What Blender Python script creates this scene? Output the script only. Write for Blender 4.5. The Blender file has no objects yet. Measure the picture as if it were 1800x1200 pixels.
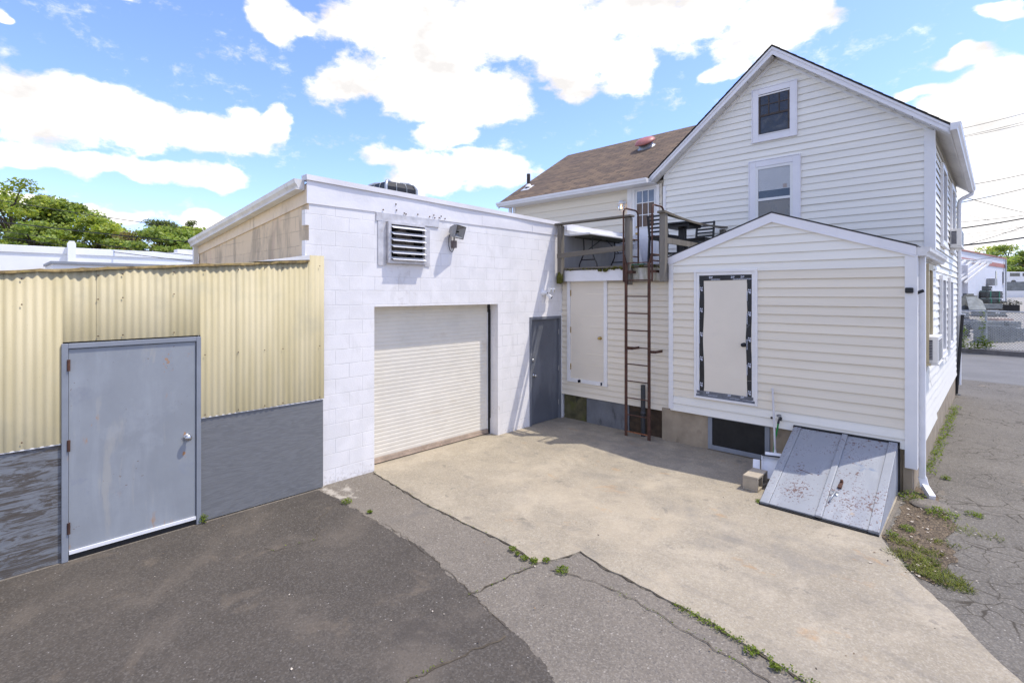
import bpy, math, random
from mathutils import Vector, Matrix
random.seed(7)
R = math.radians
scene = bpy.context.scene
COL = scene.collection

# ------------------------------------------------------------------ camera
YAW = math.atan2(859, 894)
CAMZ = 2.6
cd = bpy.data.cameras.new('camera'); cam = bpy.data.objects.new('camera', cd); COL.objects.link(cam)
cam.location = (0, 0, CAMZ); cam.rotation_euler = (R(90), 0, YAW)
cd.sensor_width = 36.0; cd.lens = 36.0*894/1800; cd.shift_y = -85/1800; cd.clip_start = .05; cd.clip_end = 3000
scene.camera = cam
FWD = Vector((-math.sin(YAW), math.cos(YAW), 0)); RGT = Vector((math.cos(YAW), math.sin(YAW), 0))
def at(px, py, depth):
    """point of the place that lies `depth` metres ahead of where the picture was taken"""
    return Vector((0, 0, CAMZ)) + RGT*((px-900)/894*depth) + FWD*depth + Vector((0, 0, (515-py)/894*depth))

# ------------------------------------------------------------------ view, sun, sky
scene.view_settings.view_transform = 'Standard'; scene.view_settings.look = 'None'
scene.view_settings.exposure = 1.06; scene.view_settings.gamma = 1.0
SUN_EL, SUN_AZ = R(64), R(45.8)          # azimuth from +Y towards +X
sd = bpy.data.lights.new('sun', 'SUN'); so = bpy.data.objects.new('sun', sd); COL.objects.link(so)
sd.energy = 2.0; sd.angle = R(.5); sd.color = (1, .94, .83)
sdir = Vector((math.sin(SUN_AZ)*math.cos(SUN_EL), math.cos(SUN_AZ)*math.cos(SUN_EL), math.sin(SUN_EL)))
so.rotation_euler = sdir.to_track_quat('Z', 'Y').to_euler(); so.location = (10, 10, 30)

W = bpy.data.worlds.new('World'); scene.world = W; W.use_nodes = True
def build_sky():
    nt = W.node_tree; N = nt.nodes; L = nt.links; N.clear()
    out = N.new('ShaderNodeOutputWorld'); bg = N.new('ShaderNodeBackground'); L.new(bg.outputs[0], out.inputs[0])
    sky = N.new('ShaderNodeTexSky'); sky.sky_type = 'NISHITA'; sky.sun_disc = False
    sky.sun_elevation = SUN_EL; sky.sun_rotation = SUN_AZ; sky.air_density = 1.0; sky.dust_density = .6; sky.ozone_density = 1.3
    bg.inputs['Strength'].default_value = .15
    tc = N.new('ShaderNodeTexCoord'); D = tc.outputs['Generated']
    def val(op, a, b=None, c=None):
        n = N.new('ShaderNodeMath'); n.operation = op
        for i, x in enumerate((a, b, c)):
            if x is None: continue
            if isinstance(x, (int, float)): n.inputs[i].default_value = x
            else: L.new(x, n.inputs[i])
        return n.outputs[0]
    def noise(scale, detail, rough, vec, dist=0):
        n = N.new('ShaderNodeTexNoise'); n.inputs['Scale'].default_value = scale; n.inputs['Detail'].default_value = detail
        n.inputs['Roughness'].default_value = rough; n.inputs['Distortion'].default_value = dist; L.new(vec, n.inputs['Vector'])
        return n
    mp = N.new('ShaderNodeMapping'); mp.inputs['Scale'].default_value = (1, 1, 1.7); L.new(D, mp.inputs['Vector'])
    warp = noise(7, 3, .55, mp.outputs[0])
    wv = N.new('ShaderNodeVectorMath'); wv.operation = 'SUBTRACT'; L.new(warp.outputs['Color'], wv.inputs[0]); wv.inputs[1].default_value = (.5, .5, .5)
    ws = N.new('ShaderNodeVectorMath'); ws.operation = 'SCALE'; L.new(wv.outputs[0], ws.inputs[0]); ws.inputs['Scale'].default_value = .10
    wd = N.new('ShaderNodeVectorMath'); wd.operation = 'ADD'; L.new(D, wd.inputs[0]); L.new(ws.outputs[0], wd.inputs[1])
    WD = wd.outputs[0]
    # each cloud: where it stands in the sky (x, y seen from the yard), half width, half height
    clouds = [(40,185,120,85),(190,205,170,62),(330,222,120,50),(425,225,60,40),(488,215,26,36),(120,290,170,26),(290,305,140,28),(395,318,55,22),
              (30,365,120,22),(190,378,90,18),(490,22,52,36),(545,35,28,18),(215,2,45,12),(5,18,18,12),
              (640,45,90,45),(760,60,170,80),(920,40,190,85),(1010,110,80,55),(610,150,70,48),(720,150,160,62),(830,178,130,50),(1150,30,170,55),(1100,120,60,55),(1210,35,90,55),
              (1340,60,95,58),(1420,35,55,45),(1290,125,45,24),(780,240,70,30),(720,285,90,28),(830,300,130,36),(760,320,110,24),
              (1700,215,120,70),(1790,150,70,60),(1610,165,55,22),(1780,290,120,90),(1720,105,50,20),(1775,14,40,14),(1760,400,120,45),(1700,440,90,25),(375,395,40,14)]
    acc = None
    for (px, py, rx, ry) in clouds:
        c = (at(px, py, 1.0)-Vector((0, 0, CAMZ))); dep = c.length; c.normalize()
        t = Vector((0, 0, 1)).cross(c).normalized(); b = c.cross(t)
        rw = rx/894/dep*1.0; rh = ry/894/dep*1.0
        d1 = N.new('ShaderNodeVectorMath'); d1.operation = 'DOT_PRODUCT'; L.new(WD, d1.inputs[0]); d1.inputs[1].default_value = t/rw
        d2 = N.new('ShaderNodeVectorMath'); d2.operation = 'DOT_PRODUCT'; L.new(WD, d2.inputs[0]); d2.inputs[1].default_value = b/rh
        d3 = N.new('ShaderNodeVectorMath'); d3.operation = 'DOT_PRODUCT'; L.new(WD, d3.inputs[0]); d3.inputs[1].default_value = c
        q = val('MULTIPLY_ADD', d1.outputs['Value'], d1.outputs['Value'], val('MULTIPLY', d2.outputs['Value'], d2.outputs['Value']))
        q = val('SUBTRACT', 1.0, val('MULTIPLY', q, .76))
        q = val('MULTIPLY', val('MAXIMUM', q, 0.0), val('GREATER_THAN', d3.outputs['Value'], 0.0))
        acc = q if acc is None else val('SMOOTH_MAX', acc, q, .25)
    # the sky outside the picture: scattered cloud
    far = noise(2.3, 5, .55, mp.outputs[0])
    fd = N.new('ShaderNodeVectorMath'); fd.operation = 'DOT_PRODUCT'; L.new(D, fd.inputs[0]); fd.inputs[1].default_value = FWD
    fm = N.new('ShaderNodeMapRange'); L.new(fd.outputs['Value'], fm.inputs[0])
    fm.inputs[1].default_value = .35; fm.inputs[2].default_value = .1; fm.inputs[3].default_value = 0; fm.inputs[4].default_value = 1
    fr = N.new('ShaderNodeMapRange'); L.new(far.outputs[0], fr.inputs[0]); fr.inputs[1].default_value = .45; fr.inputs[2].default_value = .62
    acc = val('MAXIMUM', acc, val('MULTIPLY', fm.outputs[0], fr.outputs[0]))
    fine = noise(16, 9, .62, mp.outputs[0], .15)
    wisp = noise(46, 8, .68, mp.outputs[0], .3)
    dens = val('ADD', val('ADD', acc, val('MULTIPLY', val('SUBTRACT', fine.outputs[0], .5), 1.2)), val('MULTIPLY', val('SUBTRACT', wisp.outputs[0], .5), .55))
    sm = N.new('ShaderNodeMapRange'); sm.interpolation_type = 'SMOOTHSTEP'; L.new(dens, sm.inputs[0])
    sm.inputs[1].default_value = .24; sm.inputs[2].default_value = .70
    # cloud tone: bright billows, slightly greyer inside
    tone = noise(9, 6, .55, mp.outputs[0]); tr = N.new('ShaderNodeMapRange'); L.new(tone.outputs[0], tr.inputs[0])
    tr.inputs[1].default_value = .32; tr.inputs[2].default_value = .56; tr.inputs[3].default_value = 2.95; tr.inputs[4].default_value = 4.6
    cc = N.new('ShaderNodeCombineColor'); L.new(val('MULTIPLY', tr.outputs[0], 1.03), cc.inputs[0]); L.new(tr.outputs[0], cc.inputs[1]); L.new(val('MULTIPLY', tr.outputs[0], .985), cc.inputs[2])
    sk = N.new('ShaderNodeMix'); sk.data_type = 'RGBA'; sk.blend_type = 'MULTIPLY'; sk.inputs['Factor'].default_value = 1
    L.new(sky.outputs[0], sk.inputs['A']); sk.inputs['B'].default_value = (.72, .765, 1.04, 1)
    mx = N.new('ShaderNodeMix'); mx.data_type = 'RGBA'; L.new(sm.outputs[0], mx.inputs['Factor']); L.new(sk.outputs['Result'], mx.inputs['A']); L.new(cc.outputs[0], mx.inputs['B'])
    L.new(mx.outputs['Result'], bg.inputs['Color'])
    W.cycles.sampling_method = 'MANUAL'; W.cycles.sample_map_resolution = 512
build_sky()

# ------------------------------------------------------------------ mesh builder
class MB:
    def __init__(s): s.v = []; s.f = []; s.m = []; s.sm = []
    def face(s, pts, m=0, smooth=False):
        i = len(s.v); s.v += [tuple(p) for p in pts]; s.f.append(tuple(range(i, i+len(pts)))); s.m.append(m); s.sm.append(smooth)
    def idx(s, vs, fs, m=0, smooth=False):
        i = len(s.v); s.v += [tuple(p) for p in vs]
        for f in fs: s.f.append(tuple(i+k for k in f)); s.m.append(m); s.sm.append(smooth)
    def box(s, x0, x1, y0, y1, z0, z1, m=0):
        v = [(x0,y0,z0),(x1,y0,z0),(x1,y1,z0),(x0,y1,z0),(x0,y0,z1),(x1,y0,z1),(x1,y1,z1),(x0,y1,z1)]
        s.idx(v, [(0,3,2,1),(4,5,6,7),(0,1,5,4),(1,2,6,5),(2,3,7,6),(3,0,4,7)], m); return s
    def obox(s, c, a, b, d, m=0):
        """box about c with half axes a, b, d"""
        c, a, b, d = map(Vector, (c, a, b, d)); v = []
        for k in (-1, 1):
            for (i, j) in ((-1,-1),(1,-1),(1,1),(-1,1)): v.append(c+a*i+b*j+d*k)
        s.idx(v, [(0,3,2,1),(4,5,6,7),(0,1,5,4),(1,2,6,5),(2,3,7,6),(3,0,4,7)], m); return s
    def prism(s, poly, d, m=0):
        """closed polygon (3d points) pushed along d"""
        d = Vector(d); n = len(poly); v = [Vector(p) for p in poly]; v += [p+d for p in v]
        s.idx(v, [tuple(range(n))[::-1], tuple(range(n, 2*n))]+[(i, (i+1) % n, n+(i+1) % n, n+i) for i in range(n)], m); return s
    def tube(s, pts, r, n=8, m=0, smooth=True):
        pts = [Vector(p) for p in pts]; rings = []; k = len(pts)
        up = Vector((0, 0, 1)) if abs((pts[1]-pts[0]).normalized().z) < .9 else Vector((1, 0, 0))
        for i, p in enumerate(pts):
            t = (pts[min(i+1, k-1)]-pts[max(i-1, 0)]).normalized(); a = t.cross(up).normalized(); b = a.cross(t)
            rr = r[i] if isinstance(r, (list, tuple)) else r
            rings.append([p+a*(rr*math.cos(2*math.pi*j/n))+b*(rr*math.sin(2*math.pi*j/n)) for j in range(n)])
        vs = [q for g in rings for q in g]
        fs = [(i*n+j, i*n+(j+1) % n, (i+1)*n+(j+1) % n, (i+1)*n+j) for i in range(k-1) for j in range(n)]
        s.idx(vs, fs, m, smooth); s.face(rings[0][::-1], m); s.face(rings[-1], m); return s
    def lathe(s, prof, c, ax=(0,0,1), n=24, m=0):
        """profile of (radius, distance along axis)"""
        c = Vector(c); ax = Vector(ax).normalized(); a = ax.orthogonal().normalized(); b = ax.cross(a)
        vs = [c+ax*h+a*(r*math.cos(2*math.pi*j/n))+b*(r*math.sin(2*math.pi*j/n)) for (r, h) in prof for j in range(n)]
        s.idx(vs, [(i*n+j, i*n+(j+1) % n, (i+1)*n+(j+1) % n, (i+1)*n+j) for i in range(len(prof)-1) for j in range(n)], m, True); return s
    def beam(s, a, b, w, h, m=0, up=(0,0,1)):
        """straight bar from a to b, w wide and h high"""
        a, b = Vector(a), Vector(b); t = (b-a); l = t.length; t.normalize(); up = Vector(up)
        sd = t.cross(up)
        if sd.length < 1e-4: sd = t.cross(Vector((0, 1, 0)))
        sd.normalize(); u = sd.cross(t)
        return s.obox((a+b)/2, sd*(w/2), t*(l/2), u*(h/2), m)

OFF = {}
def obj(name, mb, mats, parent=None, bevel=0, local=False):
    me = bpy.data.meshes.new(name); off = OFF.get(parent, Vector()) if not local else Vector()
    me.from_pydata([(v[0]-off[0], v[1]-off[1], v[2]-off[2]) for v in mb.v], [], mb.f)
    for m in (mats if isinstance(mats, (list, tuple)) else [mats]): me.materials.append(m)
    me.polygons.foreach_set('material_index', mb.m); me.polygons.foreach_set('use_smooth', mb.sm); me.update()
    o = bpy.data.objects.new(name, me); COL.objects.link(o)
    if parent: o.parent = parent
    OFF[o] = off
    if bevel:
        b = o.modifiers.new('bevel', 'BEVEL'); b.width = bevel; b.segments = 2; b.limit_method = 'ANGLE'; b.angle_limit = R(40)
    return o
def tag(o, label, cat, group=None):
    o['label'] = label; o['category'] = cat
    if group: o['group'] = group
    return o
def thing(name, label, cat, loc, group=None):
    o = bpy.data.objects.new(name, None); COL.objects.link(o); o.location = loc; o.empty_display_size = .2
    OFF[o] = Vector(loc); return tag(o, label, cat, group)
def struct(name, mb, mats, kind='structure'):
    o = obj(name, mb, mats); o['kind'] = kind; return o
def solo(name, mb, mats, label, cat, group=None, bevel=0):
    """a thing that is one mesh; its origin sits at its lowest middle"""
    xs, ys, zs = zip(*mb.v); c = Vector(((min(xs)+max(xs))/2, (min(ys)+max(ys))/2, min(zs)))
    mb.v = [tuple(Vector(v)-c) for v in mb.v]
    o = obj(name, mb, mats, bevel=bevel); o.location = c; return tag(o, label, cat, group)
def copy_tree(o, parent=None):
    c = o.copy(); COL.objects.link(c); c.parent = parent
    for ch in list(o.children): copy_tree(ch, c)
    return c

# ------------------------------------------------------------------ materials
def newmat(name):
    m = bpy.data.materials.new(name); m.use_nodes = True; nt = m.node_tree
    p = nt.nodes['Principled BSDF']; tc = nt.nodes.new('ShaderNodeTexCoord')
    return m, nt, p, tc
def mapping(nt, src, scale=(1,1,1), rot=(0,0,0)):
    mp = nt.nodes.new('ShaderNodeMapping'); mp.inputs['Scale'].default_value = scale; mp.inputs['Rotation'].default_value = rot
    nt.links.new(src, mp.inputs['Vector']); return mp.outputs[0]
def tex_noise(nt, vec, scale, detail=5, rough=.6, dist=0):
    n = nt.nodes.new('ShaderNodeTexNoise'); n.inputs['Scale'].default_value = scale; n.inputs['Detail'].default_value = detail
    n.inputs['Roughness'].default_value = rough; n.inputs['Distortion'].default_value = dist; nt.links.new(vec, n.inputs['Vector']); return n.outputs[0]
def ramp(nt, src, lo, hi, a=0., b=1.):
    n = nt.nodes.new('ShaderNodeMapRange'); n.interpolation_type = 'SMOOTHSTEP'; nt.links.new(src, n.inputs[0])
    for i, x in enumerate((lo, hi, a, b)): n.inputs[i+1].default_value = x
    return n.outputs[0]
def mixc(nt, fac, a, b, mode='MIX'):
    n = nt.nodes.new('ShaderNodeMix'); n.data_type = 'RGBA'; n.blend_type = mode
    if isinstance(fac, (int, float)): n.inputs['Factor'].default_value = fac
    else: nt.links.new(fac, n.inputs['Factor'])
    for k, x in (('A', a), ('B', b)):
        if isinstance(x, tuple): n.inputs[k].default_value = (*x[:3], 1)
        else: nt.links.new(x, n.inputs[k])
    return n.outputs['Result']
def mul(nt, a, b):
    n = nt.nodes.new('ShaderNodeMath'); n.operation = 'MULTIPLY'
    for i, x in enumerate((a, b)):
        if isinstance(x, (int, float)): n.inputs[i].default_value = x
        else: nt.links.new(x, n.inputs[i])
    return n.outputs[0]
def bump(nt, p, h, strength, dist=.01):
    n = nt.nodes.new('ShaderNodeBump'); n.inputs['Strength'].default_value = strength; n.inputs['Distance'].default_value = dist
    nt.links.new(h, n.inputs['Height']); nt.links.new(n.outputs[0], p.inputs['Normal']); return n
def wear(nt, o, c, patches):
    """worn or stained places: colour, where, how big, grain, cover, strength, softness"""
    for (sc, ctr, rad, scale, lo, amt, soft) in patches:
        q = nt.nodes.new('ShaderNodeVectorMath'); q.operation = 'SUBTRACT'; nt.links.new(o, q.inputs[0]); q.inputs[1].default_value = ctr
        d = nt.nodes.new('ShaderNodeVectorMath'); d.operation = 'DIVIDE'; nt.links.new(q.outputs[0], d.inputs[0]); d.inputs[1].default_value = rad
        l = nt.nodes.new('ShaderNodeVectorMath'); l.operation = 'LENGTH'; nt.links.new(d.outputs[0], l.inputs[0])
        g = nt.nodes.new('ShaderNodeMath'); g.operation = 'MULTIPLY_ADD'; nt.links.new(l.outputs['Value'], g.inputs[0]); g.inputs[1].default_value = -.16; nt.links.new(tex_noise(nt, o, scale, 7, .65, .3), g.inputs[2])
        c = mixc(nt, ramp(nt, g.outputs[0], lo, lo+soft, 0, amt), c, sc)
    return c
def M(name, col, rough=.6, var=.12, vs=2.5, bmp=0, bs=60, metal=0, spots=(), stretch=(1,1,1), spec=.4, bdist=.004, patches=()):
    """paint / metal / wood with slow tone changes; spots = (colour, scale, lo, hi, stretch, amount)"""
    m, nt, p, tc = newmat(name); o = tc.outputs['Object']
    c = mixc(nt, ramp(nt, tex_noise(nt, mapping(nt, o, stretch), vs, 6, .65), .3, .7), tuple(x*(1-var) for x in col), tuple(min(1, x*(1+var*.6)) for x in col))
    for (sc, scale, lo, hi, st, amt, *mask) in spots:
        f = ramp(nt, tex_noise(nt, mapping(nt, o, st), scale, 7, .62, .3), lo, hi, 0, amt)
        if mask: f = mul(nt, f, ramp(nt, tex_noise(nt, o, mask[0], 3, .5), mask[1], mask[1]+.08))
        c = mixc(nt, f, c, sc)
    c = wear(nt, o, c, [(*q, .03 if q[5] > .7 else .16) for q in patches])
    nt.links.new(c, p.inputs['Base Color']); p.inputs['Metallic'].default_value = metal; p.inputs['Specular IOR Level'].default_value = spec
    nt.links.new(ramp(nt, tex_noise(nt, o, vs*3, 4), .2, .8, max(0, rough-.08), min(1, rough+.1)), p.inputs['Roughness'])
    if bmp: bump(nt, p, tex_noise(nt, mapping(nt, o, stretch), bs, 6, .65), bmp, bdist)
    return m
def block_mat(name, col, mortar, axis, stains=(), z0=.0, mort=.006, patches=()):
    """painted concrete block, 0.4 x 0.203 courses, on a wall facing `axis`"""
    m, nt, p, tc = newmat(name); o = tc.outputs['Object']
    sx = nt.nodes.new('ShaderNodeSeparateXYZ'); nt.links.new(o, sx.inputs[0])
    cx = nt.nodes.new('ShaderNodeCombineXYZ'); nt.links.new(sx.outputs[1 if axis == 'x' else 0], cx.inputs[0]); nt.links.new(sx.outputs[2], cx.inputs[1])
    wob = nt.nodes.new('ShaderNodeVectorMath'); wob.operation = 'MULTIPLY_ADD'
    nz = nt.nodes.new('ShaderNodeTexNoise'); nz.inputs['Scale'].default_value = 6; nt.links.new(o, nz.inputs['Vector'])
    nt.links.new(nz.outputs['Color'], wob.inputs[0]); wob.inputs[1].default_value = (.012, .012, .012); nt.links.new(cx.outputs[0], wob.inputs[2])
    b = nt.nodes.new('ShaderNodeTexBrick'); nt.links.new(wob.outputs[0], b.inputs['Vector']); b.inputs['Scale'].default_value = 1
    b.inputs['Brick Width'].default_value = .406; b.inputs['Row Height'].default_value = .203; b.inputs['Mortar Size'].default_value = mort
    b.inputs['Mortar Smooth'].default_value = .6; b.inputs['Color1'].default_value = (*col, 1); b.inputs['Color2'].default_value = (*[x*.965 for x in col], 1); b.inputs['Mortar'].default_value = (*mortar, 1)
    gap = ramp(nt, tex_noise(nt, o, 3.1, 4), .38, .6)
    c = mixc(nt, mul(nt, b.outputs['Fac'], mul(nt, gap, .8)), b.outputs['Color'], mortar)
    c = mixc(nt, gap, tuple(col), c)
    for (sc, scale, lo, hi, st, amt) in stains:
        c = mixc(nt, ramp(nt, tex_noise(nt, mapping(nt, o, st), scale, 7, .62, .3), lo, hi, 0, amt), c, sc)
    c = wear(nt, o, c, patches)
    nt.links.new(c, p.inputs['Base Color']); p.inputs['Roughness'].default_value = .75; p.inputs['Specular IOR Level'].default_value = .25
    h = nt.nodes.new('ShaderNodeMath'); h.operation = 'MULTIPLY_ADD'; nt.links.new(b.outputs['Fac'], h.inputs[0]); h.inputs[1].default_value = -.55
    nt.links.new(mul(nt, tex_noise(nt, o, 55, 5, .7), .75), h.inputs[2]); bump(nt, p, h.outputs[0], .55, .006)
    return m
def glass_mat(name, col, rough=.06):
    m, nt, p, tc = newmat(name); o = tc.outputs['Object']
    c = mixc(nt, ramp(nt, tex_noise(nt, o, 2.2, 4), .35, .65), col, tuple(min(1, x*1.8+.01) for x in col)); nt.links.new(c, p.inputs['Base Color'])
    p.inputs['Roughness'].default_value = rough; p.inputs['Specular IOR Level'].default_value = .9; return m
def ground_mat(name, col, agg, dark, scale=1., agg_amt=.5, stains=(), cracks=None, speck=.75, patches=()):
    """asphalt / concrete: aggregate grains, broad tone changes, stains"""
    m, nt, p, tc = newmat(name); o = tc.outputs['Object']
    c = mixc(nt, ramp(nt, tex_noise(nt, o, .9*scale, 7, .65), .3, .7), tuple(x*.84 for x in col), tuple(x*1.1 for x in col))
    v = nt.nodes.new('ShaderNodeTexVoronoi'); v.inputs['Scale'].default_value = 85; nt.links.new(o, v.inputs['Vector'])
    sp = nt.nodes.new('ShaderNodeSeparateColor'); nt.links.new(v.outputs['Color'], sp.inputs[0])
    c = mixc(nt, ramp(nt, sp.outputs[0], .45, 1.0, 0, agg_amt), c, agg)
    c = mixc(nt, ramp(nt, sp.outputs[1], .55, 1.0, 0, agg_amt), c, dark)
    v2 = nt.nodes.new('ShaderNodeTexVoronoi'); v2.inputs['Scale'].default_value = 26; nt.links.new(o, v2.inputs['Vector'])
    s2 = nt.nodes.new('ShaderNodeSeparateColor'); nt.links.new(v2.outputs['Color'], s2.inputs[0])
    grain = mul(nt, ramp(nt, s2.outputs[2], .93, .97), ramp(nt, v2.outputs['Distance'], .24, .14)); c = mixc(nt, mul(nt, grain, speck), c, tuple(min(1, x*1.5+.1) for x in agg))
    for (sc, sca, lo, hi, st, amt) in stains:
        c = mixc(nt, ramp(nt, tex_noise(nt, mapping(nt, o, st), sca, 7, .62, .4), lo, hi, 0, amt), c, sc)
    c = mixc(nt, ramp(nt, tex_noise(nt, o, 38, 5, .75), .3, .7), mixc(nt, 1., c, (.88, .88, .88), 'MULTIPLY'), mixc(nt, 1., c, (1.1, 1.1, 1.1), 'MULTIPLY'))
    c = wear(nt, o, c, patches)
    hgt = tex_noise(nt, o, 70, 4, .7)
    if cracks:
        ww = nt.nodes.new('ShaderNodeVectorMath'); ww.operation = 'MULTIPLY_ADD'; nz = nt.nodes.new('ShaderNodeTexNoise'); nz.inputs['Scale'].default_value = 5; nt.links.new(o, nz.inputs['Vector'])
        nt.links.new(nz.outputs['Color'], ww.inputs[0]); ww.inputs[1].default_value = (.16, .16, .0); nt.links.new(o, ww.inputs[2])
        cv = nt.nodes.new('ShaderNodeTexVoronoi'); cv.feature = 'DISTANCE_TO_EDGE'; cv.inputs['Scale'].default_value = cracks[0]; nt.links.new(ww.outputs[0], cv.inputs['Vector'])
        line = mul(nt, ramp(nt, cv.outputs['Distance'], cracks[1], cracks[1]*.25), ramp(nt, tex_noise(nt, o, 1.1, 3), .42, .58))
        c = mixc(nt, mul(nt, line, .8), c, cracks[2])
    nt.links.new(c, p.inputs['Base Color']); p.inputs['Roughness'].default_value = .88; p.inputs['Specular IOR Level'].default_value = .25
    bump(nt, p, hgt, .5, .008); return m
def shingle_mat(name):
    m, nt, p, tc = newmat(name); o = tc.outputs['Object']; v = mapping(nt, o, (1, 1.177, 0))
    b = nt.nodes.new('ShaderNodeTexBrick'); nt.links.new(v, b.inputs['Vector']); b.inputs['Scale'].default_value = 1
    b.inputs['Brick Width'].default_value = .30; b.inputs['Row Height'].default_value = .14; b.inputs['Mortar Size'].default_value = .012; b.inputs['Mortar Smooth'].default_value = .3
    b.inputs['Color1'].default_value = (.20, .135, .08, 1); b.inputs['Color2'].default_value = (.06, .044, .034, 1); b.inputs['Mortar'].default_value = (.018, .013, .012, 1); b.inputs['Bias'].default_value = -.1
    c = mixc(nt, ramp(nt, tex_noise(nt, mapping(nt, o, (1, 4, 1)), 7, 5), .35, .7, 0, .65), b.outputs['Color'], (.20, .135, .088))
    c = mixc(nt, ramp(nt, tex_noise(nt, o, .9, 4), .45, .65, 0, .4), c, (.10, .07, .055))
    nt.links.new(c, p.inputs['Base Color']); p.inputs['Roughness'].default_value = .92
    bump(nt, p, b.outputs['Fac'], -.6, .01); return m
def plywood_mat(name, col, worn, amt, lo):
    """painted rotary-cut plywood: stretched growth-ring grain, worn to bare dark wood where the paint has gone"""
    m, nt, p, tc = newmat(name); o = tc.outputs['Object']
    w = tex_noise(nt, mapping(nt, o, (1, .55, 5.5)), 1.15, 4, .5, .7)
    band = nt.nodes.new('ShaderNodeMath'); band.operation = 'SINE'; nt.links.new(mul(nt, w, 85), band.inputs[0])
    fine = tex_noise(nt, mapping(nt, o, (1, 3, 70)), 3, 4, .6, .2)
    c = mixc(nt, ramp(nt, fine, .3, .7), tuple(x*.80 for x in col), tuple(x*1.08 for x in col))
    c = mixc(nt, ramp(nt, band.outputs[0], -.3, .8, 0, .36), c, tuple(x*.62 for x in col))
    g = nt.nodes.new('ShaderNodeMath'); g.operation = 'ADD'; nt.links.new(mul(nt, band.outputs[0], .022), g.inputs[0]); nt.links.new(tex_noise(nt, mapping(nt, o, (1, 1.0, 6)), 2.6, 9, .78, .8), g.inputs[1])
    f = ramp(nt, g.outputs[0], lo, lo+.10, 0, amt); f = mul(nt, f, ramp(nt, fine, .25, .6, .35, 1)); c = mixc(nt, f, c, worn)
    nt.links.new(c, p.inputs['Base Color']); p.inputs['Roughness'].default_value = .7
    bump(nt, p, fine, .3, .003); return m

LAV = (.80, .79, .785)
m_blockw = block_mat('white_block_paint', (.83, .81, .81), (.65, .635, .635), 'x', stains=[((.62,.60,.585), 5, .54, .74, (1,1,.35), .45), ((.70,.685,.68), 1.3, .45, .6, (1,1,1), .5)], patches=[((.42,.38,.33), (0,-2.1,-.02), (.5,.7,.15), 24, .34, .5, .25), ((.42,.38,.33), (0,1.35,-.02), (.5,.5,.14), 24, .34, .5, .25), ((.58,.55,.53), (0,-1.1,2.75), (.5,.30,.45), 8, .42, .4, .12), ((.55,.50,.45), (0,.93,.48), (.5,.03,.08), 20, .38, .7, .1)])
m_blockb = block_mat('beige_block_paint', (.76, .61, .43), (.50, .40, .28), 'y', stains=[((.38,.31,.23), 3.2, .47, .66, (1,1,.35), .7), ((.62,.40,.33), 1.1, .55, .7, (1,1,.6), .6), ((.10,.085,.07), 6, .66, .74, (1,1,.12), .85)])
m_wtrim = M('white_trim_paint', LAV, .45, .05, 1.5, spots=[((.55,.54,.53), 5, .66, .8, (1,1,.3), .4)])
m_flash = M('bare_aluminium', (.62, .60, .60), .5, .18, 6, .25, 9, .35, spots=[((.36,.31,.27), 9, .62, .75, (1,1,.5), .5)])
m_coping = M('grey_coping_metal', (.60, .59, .61), .55, .10, 1.3, .1, 6)
m_fascia = M('white_fascia_metal', (.78, .765, .785), .5, .06, 1.2, .35, 2.2, bdist=.03)
m_gutter = M('white_gutter', (.74, .73, .72), .45, .12, 3, spots=[((.33,.31,.28), 7, .56, .75, (1,1,.6), .55)])
m_gutter2 = M('clean_white_gutter', (.78, .78, .80), .4, .06, 3, spots=[((.42,.40,.37), 6, .62, .8, (1,1,.4), .4)])
m_sidw = M('white_vinyl_siding', (.84, .815, .745), .5, .045, .8, .12, 120, stretch=(.25, .25, 7.3), spots=[((.55,.53,.46), 2.5, .62, .85, (.5,.5,1), .25)], bdist=.001)
m_sidc = M('cream_vinyl_siding', (.785, .715, .59), .5, .06, .8, .12, 120, stretch=(.25, .25, 7.3), spots=[((.46,.41,.31), 2.2, .62, .85, (.5,.5,1), .35)], bdist=.001)
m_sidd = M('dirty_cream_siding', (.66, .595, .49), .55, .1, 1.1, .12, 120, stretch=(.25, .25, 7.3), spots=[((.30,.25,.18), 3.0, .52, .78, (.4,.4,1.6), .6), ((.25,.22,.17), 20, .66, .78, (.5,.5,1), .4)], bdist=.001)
m_shingle = shingle_mat('brown_shingles')
m_edge = M('dark_shingle_edge', (.05, .048, .047), .9, .3, 30)
m_roll = M('cream_rolling_slats', (.72, .68, .60), .45, .06, 2, spots=[((.45,.34,.22), 3.1, .58, .75, (1,.6,1), .35), ((.3,.24,.18), 30, .70, .8, (1,1,.3), .5)])
m_rollbar = M('rusty_bottom_bar', (.42, .33, .26), .6, .25, 6, spots=[((.18,.12,.09), 11, .55, .7, (1,1,1), .7)])
m_black = M('black_rubber', (.02, .02, .021), .6, .3, 9)
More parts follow.
